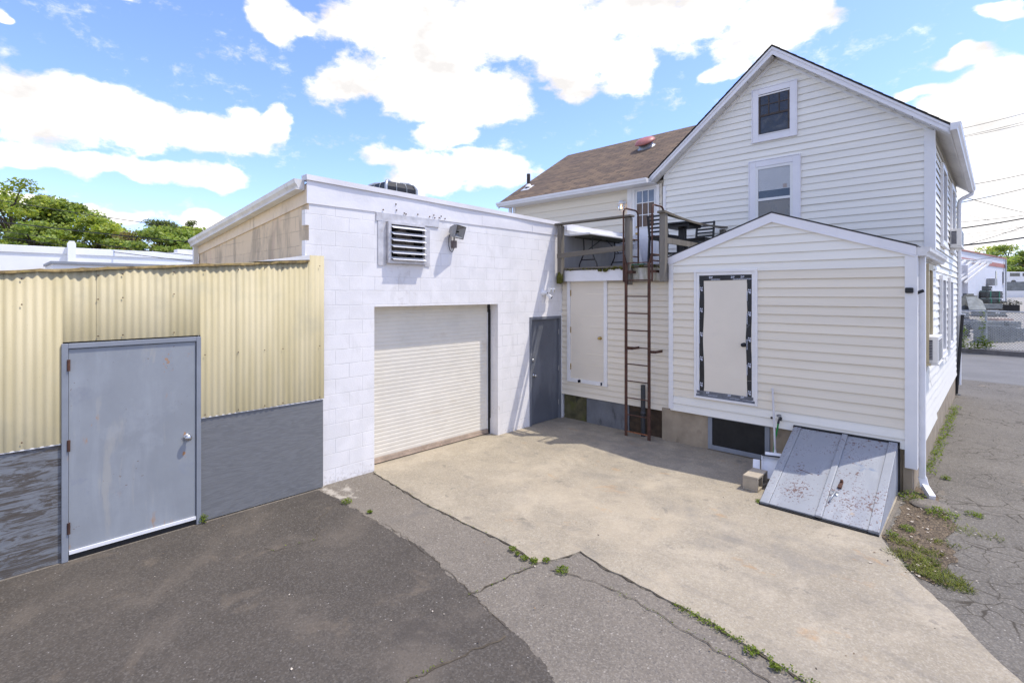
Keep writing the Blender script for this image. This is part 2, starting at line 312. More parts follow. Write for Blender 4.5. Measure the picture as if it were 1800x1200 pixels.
m_greyd = M('blue_grey_door_paint', (.285, .305, .33), .5, .10, 1.2, .08, 30, spots=[((.36,.385,.42), 3, .5, .7, (1,1,.18), .5), ((.22,.235,.265), 2.6, .58, .72, (1,1,1), .45), ((.42,.22,.09), 7, .58, .66, (1,1.5,.4), .8, 1.6, .56), ((.15,.08,.05), 22, .66, .68, (1,1,1), .9, 2.5, .5), ((.45,.42,.36), 3, .58, .68, (1,1.6,.25), .35)], patches=[((.42,.21,.08), (0,-.20,1.86), (.3,.06,.14), 34, .48, .75), ((.42,.21,.08), (0,.0,1.92), (.3,.05,.10), 30, .50, .6), ((.40,.20,.08), (0,-.05,.82), (.3,.03,.04), 22, .42, .9), ((.42,.21,.08), (0,-.045,1.02), (.3,.022,.05), 20, .40, .9), ((.25,.275,.32), (0,-.05,.62), (.3,.22,.20), 5, .42, .55), ((.24,.26,.31), (0,-.92,.75), (.3,.18,.25), 6, .44, .6), ((.23,.25,.30), (0,-.88,1.62), (.3,.14,.12), 6, .44, .5), ((.36,.385,.42), (0,-.45,1.2), (.3,.35,.5), 3.5, .40, .35)])
m_greyd2 = M('dark_grey_door_paint', (.115, .124, .145), .42, .14, 1.3, .05, 20, spots=[((.22,.23,.26), 2.5, .5, .7, (1,1,.2), .4), ((.45,.42,.38), 5, .70, .76, (1,1,1), .4)])
m_greyf = M('grey_frame_paint', (.255, .275, .31), .5, .12, 2, spots=[((.42,.24,.12), 6, .64, .72, (1,1,.3), .75)])
m_greyf2 = M('dark_grey_frame_paint', (.17, .18, .205), .5, .12, 2, spots=[((.6,.57,.54), 9, .66, .72, (1,1,.3), .8)])
m_ply1 = plywood_mat('grey_painted_plywood', (.185, .19, .198), (.095, .095, .098), .5, .60)
m_ply2 = plywood_mat('weathered_plywood', (.21, .222, .24), (.07, .053, .037), .95, .455)
def corr_mat():
    m, nt, p, tc = newmat('yellowed_fibreglass'); o = tc.outputs['Object']
    c = mixc(nt, ramp(nt, tex_noise(nt, mapping(nt, o, (1, 2, .25)), 2.5, 6), .3, .7), (.42, .357, .20), (.485, .42, .262))
    c = mixc(nt, ramp(nt, tex_noise(nt, mapping(nt, o, (30, 30, 30)), 4, 3), .62, .7, 0, .5), c, (.25, .21, .11))
    c = mixc(nt, ramp(nt, tex_noise(nt, o, 1.3, 5), .5, .7, 0, .5), c, (.33, .30, .20))
    nt.links.new(c, p.inputs['Base Color']); p.inputs['Roughness'].default_value = .6; bump(nt, p, tex_noise(nt, o, 160, 3), .3, .002); return m
m_corr = corr_mat()
m_moss = M('mossy_roof_edge', (.30, .215, .09), .9, .4, 12, .6, 40, spots=[((.12,.085,.04), 9, .5, .62, (1,1,1), .9), ((.20,.17,.03), 17, .55, .66, (1,1,1), .6)])
m_rust = M('rusty_steel', (.085, .040, .028), .8, .4, 8, .4, 60, spots=[((.17,.07,.035), 11, .55, .7, (1,1,.5), .6), ((.05,.03,.026), 6, .55, .7, (1,1,1), .6)])
m_rust2 = M('orange_rust', (.30, .115, .05), .85, .35, 20, .3, 80)
m_wood = M('weathered_timber', (.20, .182, .155), .85, .25, 5, .5, 30, stretch=(1,1,.2), spots=[((.13,.11,.085), 8, .55, .68, (3,3,.4), .7), ((.16,.15,.045), 5, .63, .74, (1,1,1), .6)])
m_woodh = M('weathered_rail_timber', (.17, .152, .125), .85, .25, 5, .5, 30, stretch=(.25,.25,3), spots=[((.12,.10,.075), 6, .52, .68, (.4,.4,5), .7), ((.15,.14,.05), 6, .63, .74, (1,1,1), .6)])
m_moss2 = M('green_moss', (.085, .085, .012), .95, .5, 25, .8, 60)
m_dirtyw = M('stained_white_board', (.60, .58, .53), .7, .15, 4, spots=[((.21,.20,.10), 6, .48, .66, (1,1,.25), .8)])
m_creamd = M('cream_door_skin', (.755, .69, .585), .55, .04, 1.2, .05, 40, spots=[((.62,.57,.50), 2.2, .6, .75, (1,1,1), .35)])
m_tape = M('black_tape', (.022, .022, .024), .45, .3, 8, .3, 30, spots=[((.16,.17,.20), 6, .64, .74, (1,1,1), .5)])
m_tapeg = M('grey_sill_tape', (.14, .15, .175), .45, .35, 9, .6, 25, spots=[((.36,.38,.42), 7, .55, .7, (1,1,3), .7), ((.03,.03,.03), 5, .6, .7, (1,1,1), .8)])
m_print = M('white_tape_print', (.62, .65, .75), .6, .1)
m_blue = M('blue_painters_tape', (.06, .27, .75), .6, .1)
m_brass = M('brass', (.55, .38, .13), .3, .2, 9, metal=.9)
m_chrome = M('satin_chrome', (.55, .55, .55), .28, .1, 9, metal=.95)
m_found = M('tan_foundation', (.36, .295, .215), .9, .18, 3, .5, 25, spots=[((.17,.13,.09), 3.5, .55, .7, (1,1,.6), .65)])
m_foundm = M('mossy_foundation', (.105, .095, .05), .95, .4, 6, .8, 22, spots=[((.10,.105,.03), 4, .5, .65, (1,1,1), .8), ((.24,.21,.15), 8, .62, .72, (1,1,.7), .7), ((.025,.023,.02), 3, .58, .7, (1,1,1), .8)])
m_foundd = M('damp_brown_foundation', (.075, .05, .032), .9, .4, 5, .6, 22, spots=[((.03,.027,.022), 3, .5, .65, (1,1,1.5), .9), ((.17,.09,.05), 5, .62, .74, (1,1,.4), .6)])
m_foundg = M('grey_painted_board', (.16, .17, .19), .7, .2, 4, .2, 25, spots=[((.06,.06,.062), 5, .55, .68, (1,1,.4), .7)])
m_bulk = M('chipped_grey_blue_paint', (.295, .31, .337), .5, .08, 1.5, .1, 30, patches=[((.13,.075,.065), (-.27,-.45,.15), (.20,.36,.5), 32, .475, .95), ((.13,.075,.065), (-.33,-.02,.3), (.10,.2,.5), 30, .50, .9), ((.13,.075,.065), (.30,-.50,.15), (.24,.30,.5), 38, .51, .9), ((.13,.075,.065), (.25,.10,.35), (.14,.12,.4), 24, .49, .9), ((.13,.075,.065), (.50,-.45,.2), (.09,.5,.5), 20, .50, .9), ((.05,.12,.26), (.28,.22,.4), (.12,.06,.4), 8, .36, .45), ((.40,.28,.16), (.33,-.58,.1), (.05,.06,.3), 10, .36, .6)], spots=[((.42,.43,.45), 5, .5, .7, (1,.16,.5), .45), ((.24,.25,.285), 3.5, .55, .72, (1,.2,.5), .5), ((.15,.085,.075), 34, .575, .60, (1,.6,1), .9, 1.7, .52), ((.13,.075,.07), 42, .60, .62, (1,1,1), .95, 3.0, .44), ((.36,.25,.15), 7, .62, .7, (1,1,1), .6, 2, .55)])
m_dark = M('dark_void', (.006, .006, .007), .9, .3)
m_screen = M('dark_window_screen', (.014, .014, .014), .6, .3, 4)
m_glassd = glass_mat('dark_glass', (.03, .03, .032))
m_glassb = glass_mat('sky_lit_glass', (.10, .11, .13), .04)
m_blind = M('white_blind', (.56, .58, .60), .6, .04, 3)
m_curtain = M('brown_curtain', (.17, .125, .10), .85, .3, 4, stretch=(6,6,.6))
m_brownw = M('dark_brown_sash', (.06, .045, .038), .6, .3, 8, spots=[((.45,.40,.34), 14, .67, .73, (1,1,1), .8)])
m_pane = M('dusty_black_glass', (.028, .027, .028), .2, .4, 5, spots=[((.09,.085,.08), 5, .5, .7, (1,1,1), .7)], spec=.7)
m_white = M('white_plastic', (.78, .78, .78), .4, .06, 4)
m_whitea = M('white_appliance_metal', (.76, .75, .73), .4, .06, 4, spots=[((.4,.37,.33), 10, .66, .78, (1,1,.5), .4)])
m_blackm = M('black_metal', (.018, .018, .02), .45, .3, 8)
m_greym = M('grey_metal', (.33, .33, .33), .5, .2, 6, metal=.5, spots=[((.22,.12,.07), 12, .66, .74, (1,1,1), .6)])
m_galv = M('galvanised_steel', (.42, .44, .46), .45, .15, 7, metal=.6)
m_pvc = M('dark_pipe', (.045, .047, .052), .5, .2, 5)
m_pink = M('faded_red_dome', (.42, .155, .135), .45, .14, 4, spots=[((.5,.30,.27), 6, .55, .7, (1,1,1), .5)])
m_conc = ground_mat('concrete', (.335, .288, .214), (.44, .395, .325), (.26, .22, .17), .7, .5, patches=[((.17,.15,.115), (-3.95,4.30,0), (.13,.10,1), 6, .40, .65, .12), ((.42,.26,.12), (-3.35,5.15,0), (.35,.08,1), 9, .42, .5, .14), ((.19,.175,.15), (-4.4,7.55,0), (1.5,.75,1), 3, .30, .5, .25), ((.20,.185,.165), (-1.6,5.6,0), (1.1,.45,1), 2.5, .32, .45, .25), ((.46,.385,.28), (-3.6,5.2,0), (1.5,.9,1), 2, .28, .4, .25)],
    stains=[((.21,.19,.16), .7, .50, .68, (1,1.5,1), .45), ((.19,.172,.148), 2.3, .54, .70, (1,1.8,1), .4), ((.46,.395,.30), 1.3, .50, .66, (1,1,1), .45), ((.19,.17,.145), 9, .60, .75, (1,1,1), .3), ((.40,.24,.11), 1.5, .62, .70, (1,1.5,1), .5), ((.12,.11,.10), .9, .63, .66, (4,4,1), .35)], speck=.5)
m_asph = ground_mat('old_grey_asphalt', (.185, .160, .130), (.28, .25, .21), (.115, .103, .093), 1., .6, speck=.4, patches=[((.45,.41,.35), (-6.25,3.3,0), (.35,.16,1), 6, .36, .7, .2), ((.46,.42,.36), (-6.35,3.15,0), (.5,.07,1), 8, .36, .7, .15), ((.12,.105,.09), (-2.85,3.35,0), (.2,.2,1), 5, .40, .5, .2)], stains=[((.27,.235,.19), 1.1, .58, .72, (1,1,1), .5), ((.13,.12,.11), 1.7, .58, .72, (1,1,1), .5)])
m_asphr = ground_mat('cracked_asphalt', (.150, .134, .112), (.25, .23, .195), (.09, .083, .078), 1., .6, stains=[((.36,.28,.19), .8, .62, .75, (1,1,1), .55), ((.10,.092,.085), 1.3, .58, .72, (1,1,1), .5)], cracks=(4.2, .035, (.045, .036, .024)))
m_seal = ground_mat('dark_sealed_asphalt', (.083, .071, .059), (.15, .135, .12), (.05, .045, .04), 1., .5, stains=[((.15,.126,.102), .8, .50, .68, (1,1,1), .55), ((.16,.13,.10), 2.3, .58, .72, (1,1,1), .5), ((.05,.044,.04), 1.4, .56, .7, (1,1,1), .5)], speck=.9)
m_soil = ground_mat('dirt', (.10, .075, .05), (.26, .20, .13), (.03, .024, .02), 2., .8, stains=[((.16,.12,.08), 3, .5, .7, (1,1,1), .6)])
m_street = ground_mat('street_asphalt', (.17, .165, .16), (.24, .235, .225), (.16, .155, .15), 1., .4)
m_yardg = ground_mat('yard_gravel', (.33, .31, .28), (.45, .43, .40), (.2, .19, .17), 1., .5)
m_kerb = M('dark_kerb', (.17, .16, .155), .9, .25, 3, .4, 20)
def leaf_mat(name, col, vs=.35, var=.4):
    m, nt, p, tc = newmat(name); o = tc.outputs['Object']
    c = mixc(nt, ramp(nt, tex_noise(nt, o, vs, 5, .7), .3, .7), tuple(x*(1-var) for x in col), tuple(x*(1+var*.6) for x in col)); nt.links.new(c, p.inputs['Base Color']); p.inputs['Roughness'].default_value = .6; p.inputs['Specular IOR Level'].default_value = .3
    ge = nt.nodes.new('ShaderNodeNewGeometry'); c = mixc(nt, ge.outputs['Random Per Island'], mixc(nt, 1., c, (.62, .72, .7), 'MULTIPLY'), mixc(nt, 1., c, (1.4, 1.22, 1.0), 'MULTIPLY')); nt.links.new(c, p.inputs['Base Color'])
    tl = nt.nodes.new('ShaderNodeBsdfTranslucent'); nt.links.new(mixc(nt, 1., c, (1, 1, .45), 'MULTIPLY'), tl.inputs['Color']); ms = nt.nodes.new('ShaderNodeMixShader'); ms.inputs[0].default_value = .5
    nt.links.new(p.outputs[0], ms.inputs[1]); nt.links.new(tl.outputs[0], ms.inputs[2]); nt.links.new(ms.outputs[0], nt.nodes['Material Output'].inputs['Surface']); return m
m_leaf = leaf_mat('weed_leaf', (.20, .28, .04), 9)
m_grass = leaf_mat('grass_blade', (.20, .235, .05), 5)
m_crack = M('crack_dirt', (.085, .068, .047), .95, .4, 12)
m_cinder = M('cinder_block_concrete', (.40, .345, .265), .95, .12, 9, .8, 70)
m_hose = M('green_hose', (.02, .26, .05), .4, .15)
m_slate = M('grey_stone_slab', (.235, .25, .245), .85, .25, 3, .4, 20, spots=[((.13,.13,.125), 5, .5, .7, (1,1,3), .6)])
m_slate2 = M('dark_stone_slab', (.10, .105, .10), .85, .3, 3, .4, 20, spots=[((.2,.2,.19), 6, .55, .7, (1,1,3), .6)])
m_stoneb = M('pink_stone', (.50, .36, .28), .85, .2, 4)
m_pallet = M('pallet_timber', (.10, .085, .07), .9, .3, 6)
m_wallbl = block_mat('pale_blue_block_wall', (.60, .62, .68), (.52, .54, .60), 'y')
m_redband = M('faded_red_band', (.40, .17, .14), .7, .15, 3)
m_whwall = M('bright_white_wall', (.84, .835, .82), .6, .03, 1)
m_brick = M('red_brick', (.22, .09, .06), .9, .25, 6)
m_wire = M('black_cable', (.012, .012, .013), .6, .2)
m_bark = M('bark', (.09, .07, .05), .95, .3, 5, .6, 20)
m_oak = leaf_mat('fresh_oak_leaf', (.38, .47, .12))
m_oak2 = leaf_mat('mid_green_leaf', (.31, .41, .13))
m_pine = leaf_mat('pine_needles', (.19, .24, .11), .5)
m_brownleaf = leaf_mat('budding_brown_leaf', (.29, .25, .13), .5)
m_glow, _nt, _p, _tc = newmat('warm_lamp'); _p.inputs['Emission Color'].default_value = (1, .55, .2, 1); _p.inputs['Emission Strength'].default_value = 3.0

# ------------------------------------------------------------------ ground
def poly_sheet(pts, z, m=0, mb=None):
    mb = mb or MB(); mb.face([(x, y, z) for x, y in pts], m); return mb
def jag(pts, step=.12, amp=.015, closed=True):
    out = []; n = len(pts); rnd = random.Random(3)
    for i in range(n if closed else n-1):
        a, b = Vector((*pts[i], 0)), Vector((*pts[(i+1) % n], 0)); k = max(1, int((b-a).length/step))
        for j in range(k):
            p = a.lerp(b, j/k)
            if j: p += Vector((rnd.uniform(-amp, amp), rnd.uniform(-amp, amp), 0))
            out.append((p.x, p.y))
    if not closed: out.append(pts[-1])
    return out
mb = MB(); mb.face([(-900, -900, 0), (900, -900, 0), (900, 900, 0), (-900, 900, 0)]); struct('ground', mb, m_asph)
right_asph = [(-.80, 8.6), (-.86, 30.2), (14, 28.6), (14, 1.0), (2.6, 1.0), (.60, 3.6), (.337, 4.43), (.085, 4.823), (-.056, 5.022), (-.26, 5.406), (-.553, 5.852), (-.84, 6.438), (-.90, 6.66), (-.90, 8.3)]
struct('pavement', poly_sheet(right_asph, .004), m_asphr)
seal = [(-6.5, -3), (-6.5, 3.06)] + jag(jag([(-6.478, 3.065), (-5.879, 3.111), (-5.379, 3.097), (-4.478, 3.108), (-3.9, 3.04), (-3.56, 2.962), (-3.22, 2.931), (-2.707, 2.817), (-2.146, 2.644), (-1.2, 2.2)], .16, .035, False), .022, .013, False) + [(-.6, 0), (-.3, -3)]
struct('sealed_pavement', poly_sheet(seal, .005), m_seal)
pad_edge = [(-6.6, 3.96), (-6.512, 3.912), (-4.955, 3.767), (-3.788, 3.77), (-3.213, 3.699), (-3.127, 3.854), (-3.045, 4.159), (-2.719, 4.075), (-1.895, 4.008), (-1.237, 3.888), (-.997, 3.817), (-.55, 3.72), (.2, 3.62), (.60, 3.6),
            (.337, 4.43), (.085, 4.823), (-.056, 5.022), (-.26, 5.406), (-.553, 5.852), (-.80, 6.35), (-.90, 6.56), (-.92, 6.66)]
pad = jag(pad_edge, .1, .012, False) + [(-.95, 8.45), (-6.85, 8.45), (-6.85, 3.98)]
mb = MB(); top = [(x, y, .014) for x, y in pad]; mb.prism([(x, y, -.02) for x, y in pad], (0, 0, .034)); struct('driveway', mb, m_conc)
soil = jag([(-.93, 6.70), (-.55, 5.92), (-.42, 5.86), (-.40, 6.2), (-.30, 6.6), (-.42, 7.0), (-.36, 7.5), (-.5, 7.9), (-.62, 8.6), (-.86, 8.7), (-.86, 6.7)], .07, .03)
struct('soil', poly_sheet(soil, .009), m_soil)
gutter_gap = []
mb = MB()
def crack(pts, w, z=.0085, seed=1):
    rnd = random.Random(seed); P = []
    for i in range(len(pts)-1):
        a, b = Vector((*pts[i], 0)), Vector((*pts[i+1], 0)); k = max(2, int((b-a).length/.07)); d = (b-a).normalized(); s = Vector((-d.y, d.x, 0))
        for j in range(k): P.append((a.lerp(b, j/k)+s*rnd.uniform(-.02, .02), s, w*rnd.uniform(.35, 1.2)))
    P.append((Vector((*pts[-1], 0)), s, w*.2))
    for (p, s, a), (q, t, b) in zip(P, P[1:]):
        a *= .5; b *= .5
        mb.face([(*(p-s*a)[:2], z), (*(q-t*b)[:2], z), (*(q+t*b)[:2], z), (*(p+s*a)[:2], z)])
crack([(-3.2, 3.70), (-3.26, 3.3), (-3.29, 2.86)], .016)
crack([(-2.69, 2.74), (-2.78, 2.4), (-2.851, 2.0), (-2.9, 1.2)], .022)
crack([(-3.05, 3.70), (-2.8, 3.78), (-2.448, 3.83), (-1.95, 3.80), (-1.79, 3.74), (-1.209, 3.66), (-.7, 3.5)], .010)
crack([(-5.4, 2.0), (-5.27, 2.021), (-5.189, 2.424), (-5.4, 2.55), (-5.69, 2.693), (-5.9, 3.08)], .006)
crack([(-5.38, 3.08), (-4.9, 3.13), (-4.478, 3.11), (-3.9, 3.03), (-3.3, 2.93), (-2.7, 2.80)], .008)
crack(pad_edge[1:15], .018)
crack([(-.86, 8.2), (-.3, 8.1), (.3, 8.35), (1.0, 8.2)], .010, .0095)
crack([(-.75, 9.3), (-.2, 9.25), (.6, 9.5)], .008, .0095)
struct('pavement_cracks', mb, m_crack)

# street, kerb and stone yard beyond
def fy(x): return 29.3-.17*x
mb = MB(); mb.face([(-60, fy(-60)-9, .006), (60, fy(60)-9, .006), (60, fy(60), .006), (-60, fy(-60), .006)]); struct('road', mb, m_street)
mb = MB(); mb.prism([(-60, fy(-60), 0), (60, fy(60), 0), (60, fy(60)+.5, 0), (-60, fy(-60)+.5, 0)], (0, 0, .2)); struct('kerb', mb, m_kerb)
def yz(y): return .19 + max(0, (y-30))*1.5/31
mb = MB(); st_ = [0, 5, 12, 20, 30, 40]
for k in range(5):
    o0, o1 = .5+st_[k], .5+st_[k+1]
    mb.face([(-60, fy(-60)+o0, .195+o0*.048), (60, fy(60)+o0, .195+o0*.048), (60, fy(60)+o1, .195+o1*.048), (-60, fy(-60)+o1, .195+o1*.048)])
mb.face([(-60, fy(-60)+40.5, 2.14), (60, fy(60)+40.5, 2.14), (300, 500, 3), (-300, 500, 3)])
struct('yard', mb, m_yardg)

# ------------------------------------------------------------------ lap siding
def siding(mb, axis, pl, lo, hi, z0, z1, e=.137, mi=lambda z: 0):
    """lapped boards: each course leans out to a thin lip that hangs over the one below"""
    f = (lambda u, o, z: (u, pl-o, z)) if axis == 'y' else (lambda u, o, z: (pl+o, u, z))
    z = z0; rnd = random.Random(int(z0*100)+5)
    while z < z1-.004:
        t = min(z+e, z1); a, b, c, d = lo(z), hi(z), hi(t), lo(t)
        if b-a < .03: break
        if c < d: c = d = (c+d)/2
        j = rnd.uniform(-.0015, .0015); q = .025+j; m = mi(z)
        if b-a > 2.2 and c-d > 2.2 and rnd.random() < .7:          # butt joint: one length laps the next
            u = rnd.uniform(max(a, d)+.4, min(b, c)-.4); k = .0035
            mb.face([f(u-.03, q+k, z-.010), f(b, q+k, z-.010), f(c, .003+k, t+.011), f(u-.03, .003+k, t+.011)], m); mb.face([f(u-.03, q+k, z-.010), f(u-.03, .003+k, t+.011), f(u-.03, .003, t+.011), f(u-.03, q-.003, z-.010)], m)
        mb.face([f(a, q, z-.010), f(b, q, z-.010), f(c, .003, t+.012), f(d, .003, t+.012)], m)
        mb.face([f(a, q, z-.010), f(b, q, z-.010), f(b, q-.003, z-.010), f(a, q-.003, z-.010)], m)
        mb.face([f(a, q-.003, z-.010), f(b, q-.003, z-.010), f(b, q-.004, z+.014), f(a, q-.004, z+.014)], m)
        mb.face([f(a, q-.004, z+.014), f(b, q-.004, z+.014), f(b, .002, z+.015), f(a, .002, z+.015)], m)
        z = t
K = lambda v: (lambda z: v)
def ybox(mb, x0, x1, y, out, z0, z1, m=0):
    """board on a wall that faces -Y"""
    return mb.box(x0, x1, y-out, y, z0, z1, m)
def frame_y(mb, x0, x1, z0, z1, w, y, out, m=0, sill=None):
    ws = w if sill is None else sill
    mb.box(x0, x0+w, y-out, y, z0, z1, m); mb.box(x1-w, x1, y-out, y, z0, z1, m)
    mb.box(x0+w, x1-w, y-out, y, z1-w, z1, m); mb.box(x0+w, x1-w, y-out, y, z0, z0+ws, m)
def frame_x(mb, y0, y1, z0, z1, w, x, out, m=0):
    mb.box(x, x+out, y0, y0+w, z0, z1, m); mb.box(x, x+out, y1-w, y1, z0, z1, m)
    mb.box(x, x+out, y0+w, y1-w, z1-w, z1, m); mb.box(x, x+out, y0+w, y1-w, z0, z0+w, m)
def knob(parent, c, ax, m, r=.032):
    mb = MB(); mb.lathe([(0, 0), (r*1.05, 0), (r*1.05, .008), (r*.45, .012), (r*.45, .032), (r*.8, .038), (r, .05), (r*.95, .065), (r*.5, .075), (0, .076)], c, ax, 18)
    return obj('knob', mb, m, parent)

# ------------------------------------------------------------------ lean-to with corrugated wall (left)
lt = thing('lean_to', 'low lean-to shed walled in yellow corrugated sheets above grey plywood, with a grey steel door', 'shed', (-6.54, 1.6, 0))
GX = -6.54
def sheet(y0, y1, z0, z1a, z1b, off=0, ph=0):
    mb = MB(); n = int((y1-y0)/.0675*10); vs = []
    for i in range(n+1):
        y = y0+(y1-y0)*i/n; x = GX+.014+off+.0046*math.sin(2*math.pi*(y+ph)/.0675); zt = z1a+(z1b-z1a)*i/n
        vs += [(x, y, z0), (x, y, zt), (x-.004, y, z0), (x-.004, y, zt)]
    fs = []
    for i in range(n):
        a = i*4; b = a+4; fs += [(a, b, b+1, a+1), (a+2, a+3, b+3, b+2), (a+1, b+1, b+3, a+3)]
    mb.idx(vs, fs, 0, True); return mb
def ztop(y): return 2.775+.0785*(y)
for (a, b, zb, o) in [(-3.2, -2.4, 1.15, 0), (-2.41, -1.6, 1.15, .004), (-1.61, -.85, 1.15, 0), (-.86, .13, 1.15, .004), (.12, .535, 1.15, 0), (.535, .80, 2.125, 0), (.79, 1.42, 2.125, .004), (1.41, 1.705, 2.125, 0), (1.705, 2.09, 1.185, 0), (2.08, 2.55, 1.19, .004)]:
    obj('corrugated_sheet', sheet(a, b, zb, ztop(a), ztop(b), o), m_corr, lt)
mb = sheet(2.54, 3.165, 1.195, ztop(2.54), ztop(2.94)); 
for i, v in enumerate(mb.v):                      # the last sheet laps up over the garage corner
    if v[1] > 2.95 and v[2] > 2: mb.v[i] = (v[0], v[1], 3.095)
    elif v[2] > 2: mb.v[i] = (v[0], v[1], ztop(v[1]))
obj('corrugated_sheet', mb, m_corr, lt)
mb = MB(); mb.box(GX-.03, GX, .1, .545, -.02, 1.14); mb.box(GX-.03, GX, -3.2, .096, -.02, 1.14)
obj('plywood_panel', mb, m_ply2, lt)['label'] = 'weathered plywood with bare dark grain'
mb = MB(); mb.box(GX-.03, GX, 1.715, 3.157, .012, 1.178); obj('plywood_panel', mb, m_ply1, lt)['label'] = 'evenly grey painted plywood'
mb = MB(); mb.box(GX-.01, GX+.012, -3.2, .52, 1.141, 1.152); mb.box(GX-.01, GX+.012, 1.71, 3.15, 1.18, 1.19); obj('flashing_strip', mb, m_wtrim, lt)
mb = MB()
vs = []; rn = random.Random(2)
for i in range(63):
    a = -3.2+i*.0993; dz = rn.uniform(-.006, .007); o_ = .038+rn.uniform(-.012, .010); t_ = .022+rn.uniform(-.006, .006); zz = ztop(a)-.004+dz
    vs += [(GX-.25, a, zz), (GX+o_, a, zz-rn.uniform(0, .008)), (GX+o_-.006, a, zz+t_), (GX-.25, a, zz+t_+.004)]
mb.idx(vs, [(4*i+j, 4*i+(j+1) % 4, 4*i+4+(j+1) % 4, 4*i+4+j) for i in range(62) for j in range(4)]+[(0, 1, 2, 3), (251, 250, 249, 248)])
obj('roof_edge', mb, m_moss, lt)
mb = MB(); mb.prism([(GX-.02, -3.2, ztop(-3.2)+.0), (GX-.02, 2.96, ztop(2.96)), (-11.5, 2.96, 2.86), (-11.5, -3.2, 2.4)], (0, 0, .02)); obj('roof', mb, m_corr, lt)
mb = MB(); mb.prism([(GX+.02, 2.3, ztop(2.3)+.03), (GX+.02, 2.965, ztop(2.96)+.028), (GX+.02, 2.965, 3.10), (GX+.02, 2.9, 3.085)], (-.35, 0, 0)); obj('flashing', mb, m_gutter, lt)
mb = MB(); mb.box(-11.5, GX-.04, -3.2, -3.15, 0, 2.5); mb.box(-11.5, -11.45, -3.15, 2.96, 0, 2.4); obj('wall', mb, m_ply1, lt)
DY0, DY1, DZ = .525, 1.71, 2.11
mb = MB(); mb.box(GX-.05, GX+.028, DY0, DY0+.05, 0, DZ); mb.box(GX-.05, GX+.028, DY1-.045, DY1, 0, DZ); mb.box(GX-.05, GX+.028, DY0+.05, DY1-.045, DZ-.05, DZ)
obj('door_frame', mb, m_greyf, lt, .004)
mb = MB(); mb.box(GX-.03, GX+.010, DY0+.053, DY1-.05, .075, DZ-.056); dr = obj('door', mb, m_greyd, lt, .003)
mb = MB(); mb.box(GX-.06, GX-.032, DY0+.04, DY1-.04, 0, DZ-.04); mb.box(GX-.03, GX+.004, DY0+.05, DY1-.05, 0, .05); obj('threshold', mb, m_black, lt)
mb = MB(); mb.box(GX+.010, GX+.024, DY0+.055, DY1-.05, .062, .095); obj('door_sweep', mb, m_gutter2, lt)
for z in (.32, 1.12, 1.90):
    mb = MB(); mb.tube([(GX+.028, DY0+.052, z-.055), (GX+.028, DY0+.052, z+.055)], .013, 8); obj('hinge', mb, m_rust, lt)
knob(dr, (GX+.010, DY1-.135, 1.0), (1, 0, 0), m_chrome, .036)
for y in (.25, .8, 1.0, 1.45, 1.75, 2.1, 2.4, 2.62, 3.1):
    for z in (ztop(y)-.06, 2.17 if .5 < y < 1.7 else 1.22, 1.9 if y > 1.7 else ztop(y)-.3): mb = MB(); mb.lathe([(0, 0), (.007, .001), (.006, .006), (0, .008)], (GX+.022, y, z), (1, 0, 0), 6); obj('nail', mb, m_rust, lt)

# ------------------------------------------------------------------ garage (white block front)
WX = -6.6; YA, YB, YE = 2.99, 8.38, 16.5; OY0, OY1, OZ = 3.965, 6.50, 2.40
ga = thing('garage_building', 'flat-roofed block garage with white painted front, rolling door and beige side wall', 'building', (WX, 5.6, 0))
mb = MB()
def gq(y0, y1, z0, z1, x=WX): mb.face([(x, y0, z0), (x, y1, z0), (x, y1, z1), (x, y0, z1)])
EY0, EY1, EZ = 7.36, 8.33, 2.13
gq(YA, OY0, 0, 4.05); gq(OY0, OY1, OZ, 4.05); gq(OY1, EY0, 0, 4.05); gq(EY0, EY1, EZ, 4.05); gq(EY1, YE, 0, 4.05)
r = .24
mb.face([(WX, OY1, 0), (WX-r, OY1, 0), (WX-r, OY1, OZ), (WX, OY1, OZ)]); mb.face([(WX, OY0, 0), (WX-r, OY0, 0), (WX-r, OY0, OZ), (WX, OY0, OZ)])
mb.face([(WX, OY0, OZ), (WX, OY1, OZ), (WX-r, OY1, OZ), (WX-r, OY0, OZ)])
for (a, b) in ((EY0, 1), (EY1, -1)): mb.face([(WX, a, 0), (WX-.1, a, 0), (WX-.1, a, EZ), (WX, a, EZ)])
mb.face([(WX, EY0, EZ), (WX, EY1, EZ), (WX-.1, EY1, EZ), (WX-.1, EY0, EZ)])
for k in range(15, 19):                           # corner blocks, alternate courses reach a little farther
    if k % 2 == 1: continue
zs = [3.09, 3.295, 3.498, 3.70, 3.79]
for i in range(4):
    if i in (0, 2): mb.box(WX-.10, WX+.0015, YA-.05, YA+.001, zs[i], zs[i+1])
mb.face([(WX-.02, 7.0, 2.4), (WX-.02, 8, 2.4), (WX-.02, 8, 2.41), (WX-.02, 7, 2.41)])
obj('front_wall', mb, m_blockw, ga)
mb = MB(); mb.box(WX-.015, WX+.012, EY1, YB, 0, 2.6); mb.box(WX+.0, WX+.005, EY0-.02, EY1+.03, EZ+.0, EZ+.012)
obj('wall_end', mb, m_wtrim, ga)
XB = -11.55
def zside(x): return 4.06+(x-WX)*.092
mb = MB(); mb.face([(XB, YA, 0), (WX, YA, 0), (WX, YA, 4.03), (XB, YA, zside(XB)-.03)]); mb.face([(XB, YA, 0), (XB, YE, 0), (XB, YE, 3.6), (XB, YA, 3.6)]); mb.face([(XB, YE, 0), (WX, YE, 0), (WX, YE, 4.03), (XB, YE, 3.6)])
obj('side_wall', mb, m_blockb, ga)
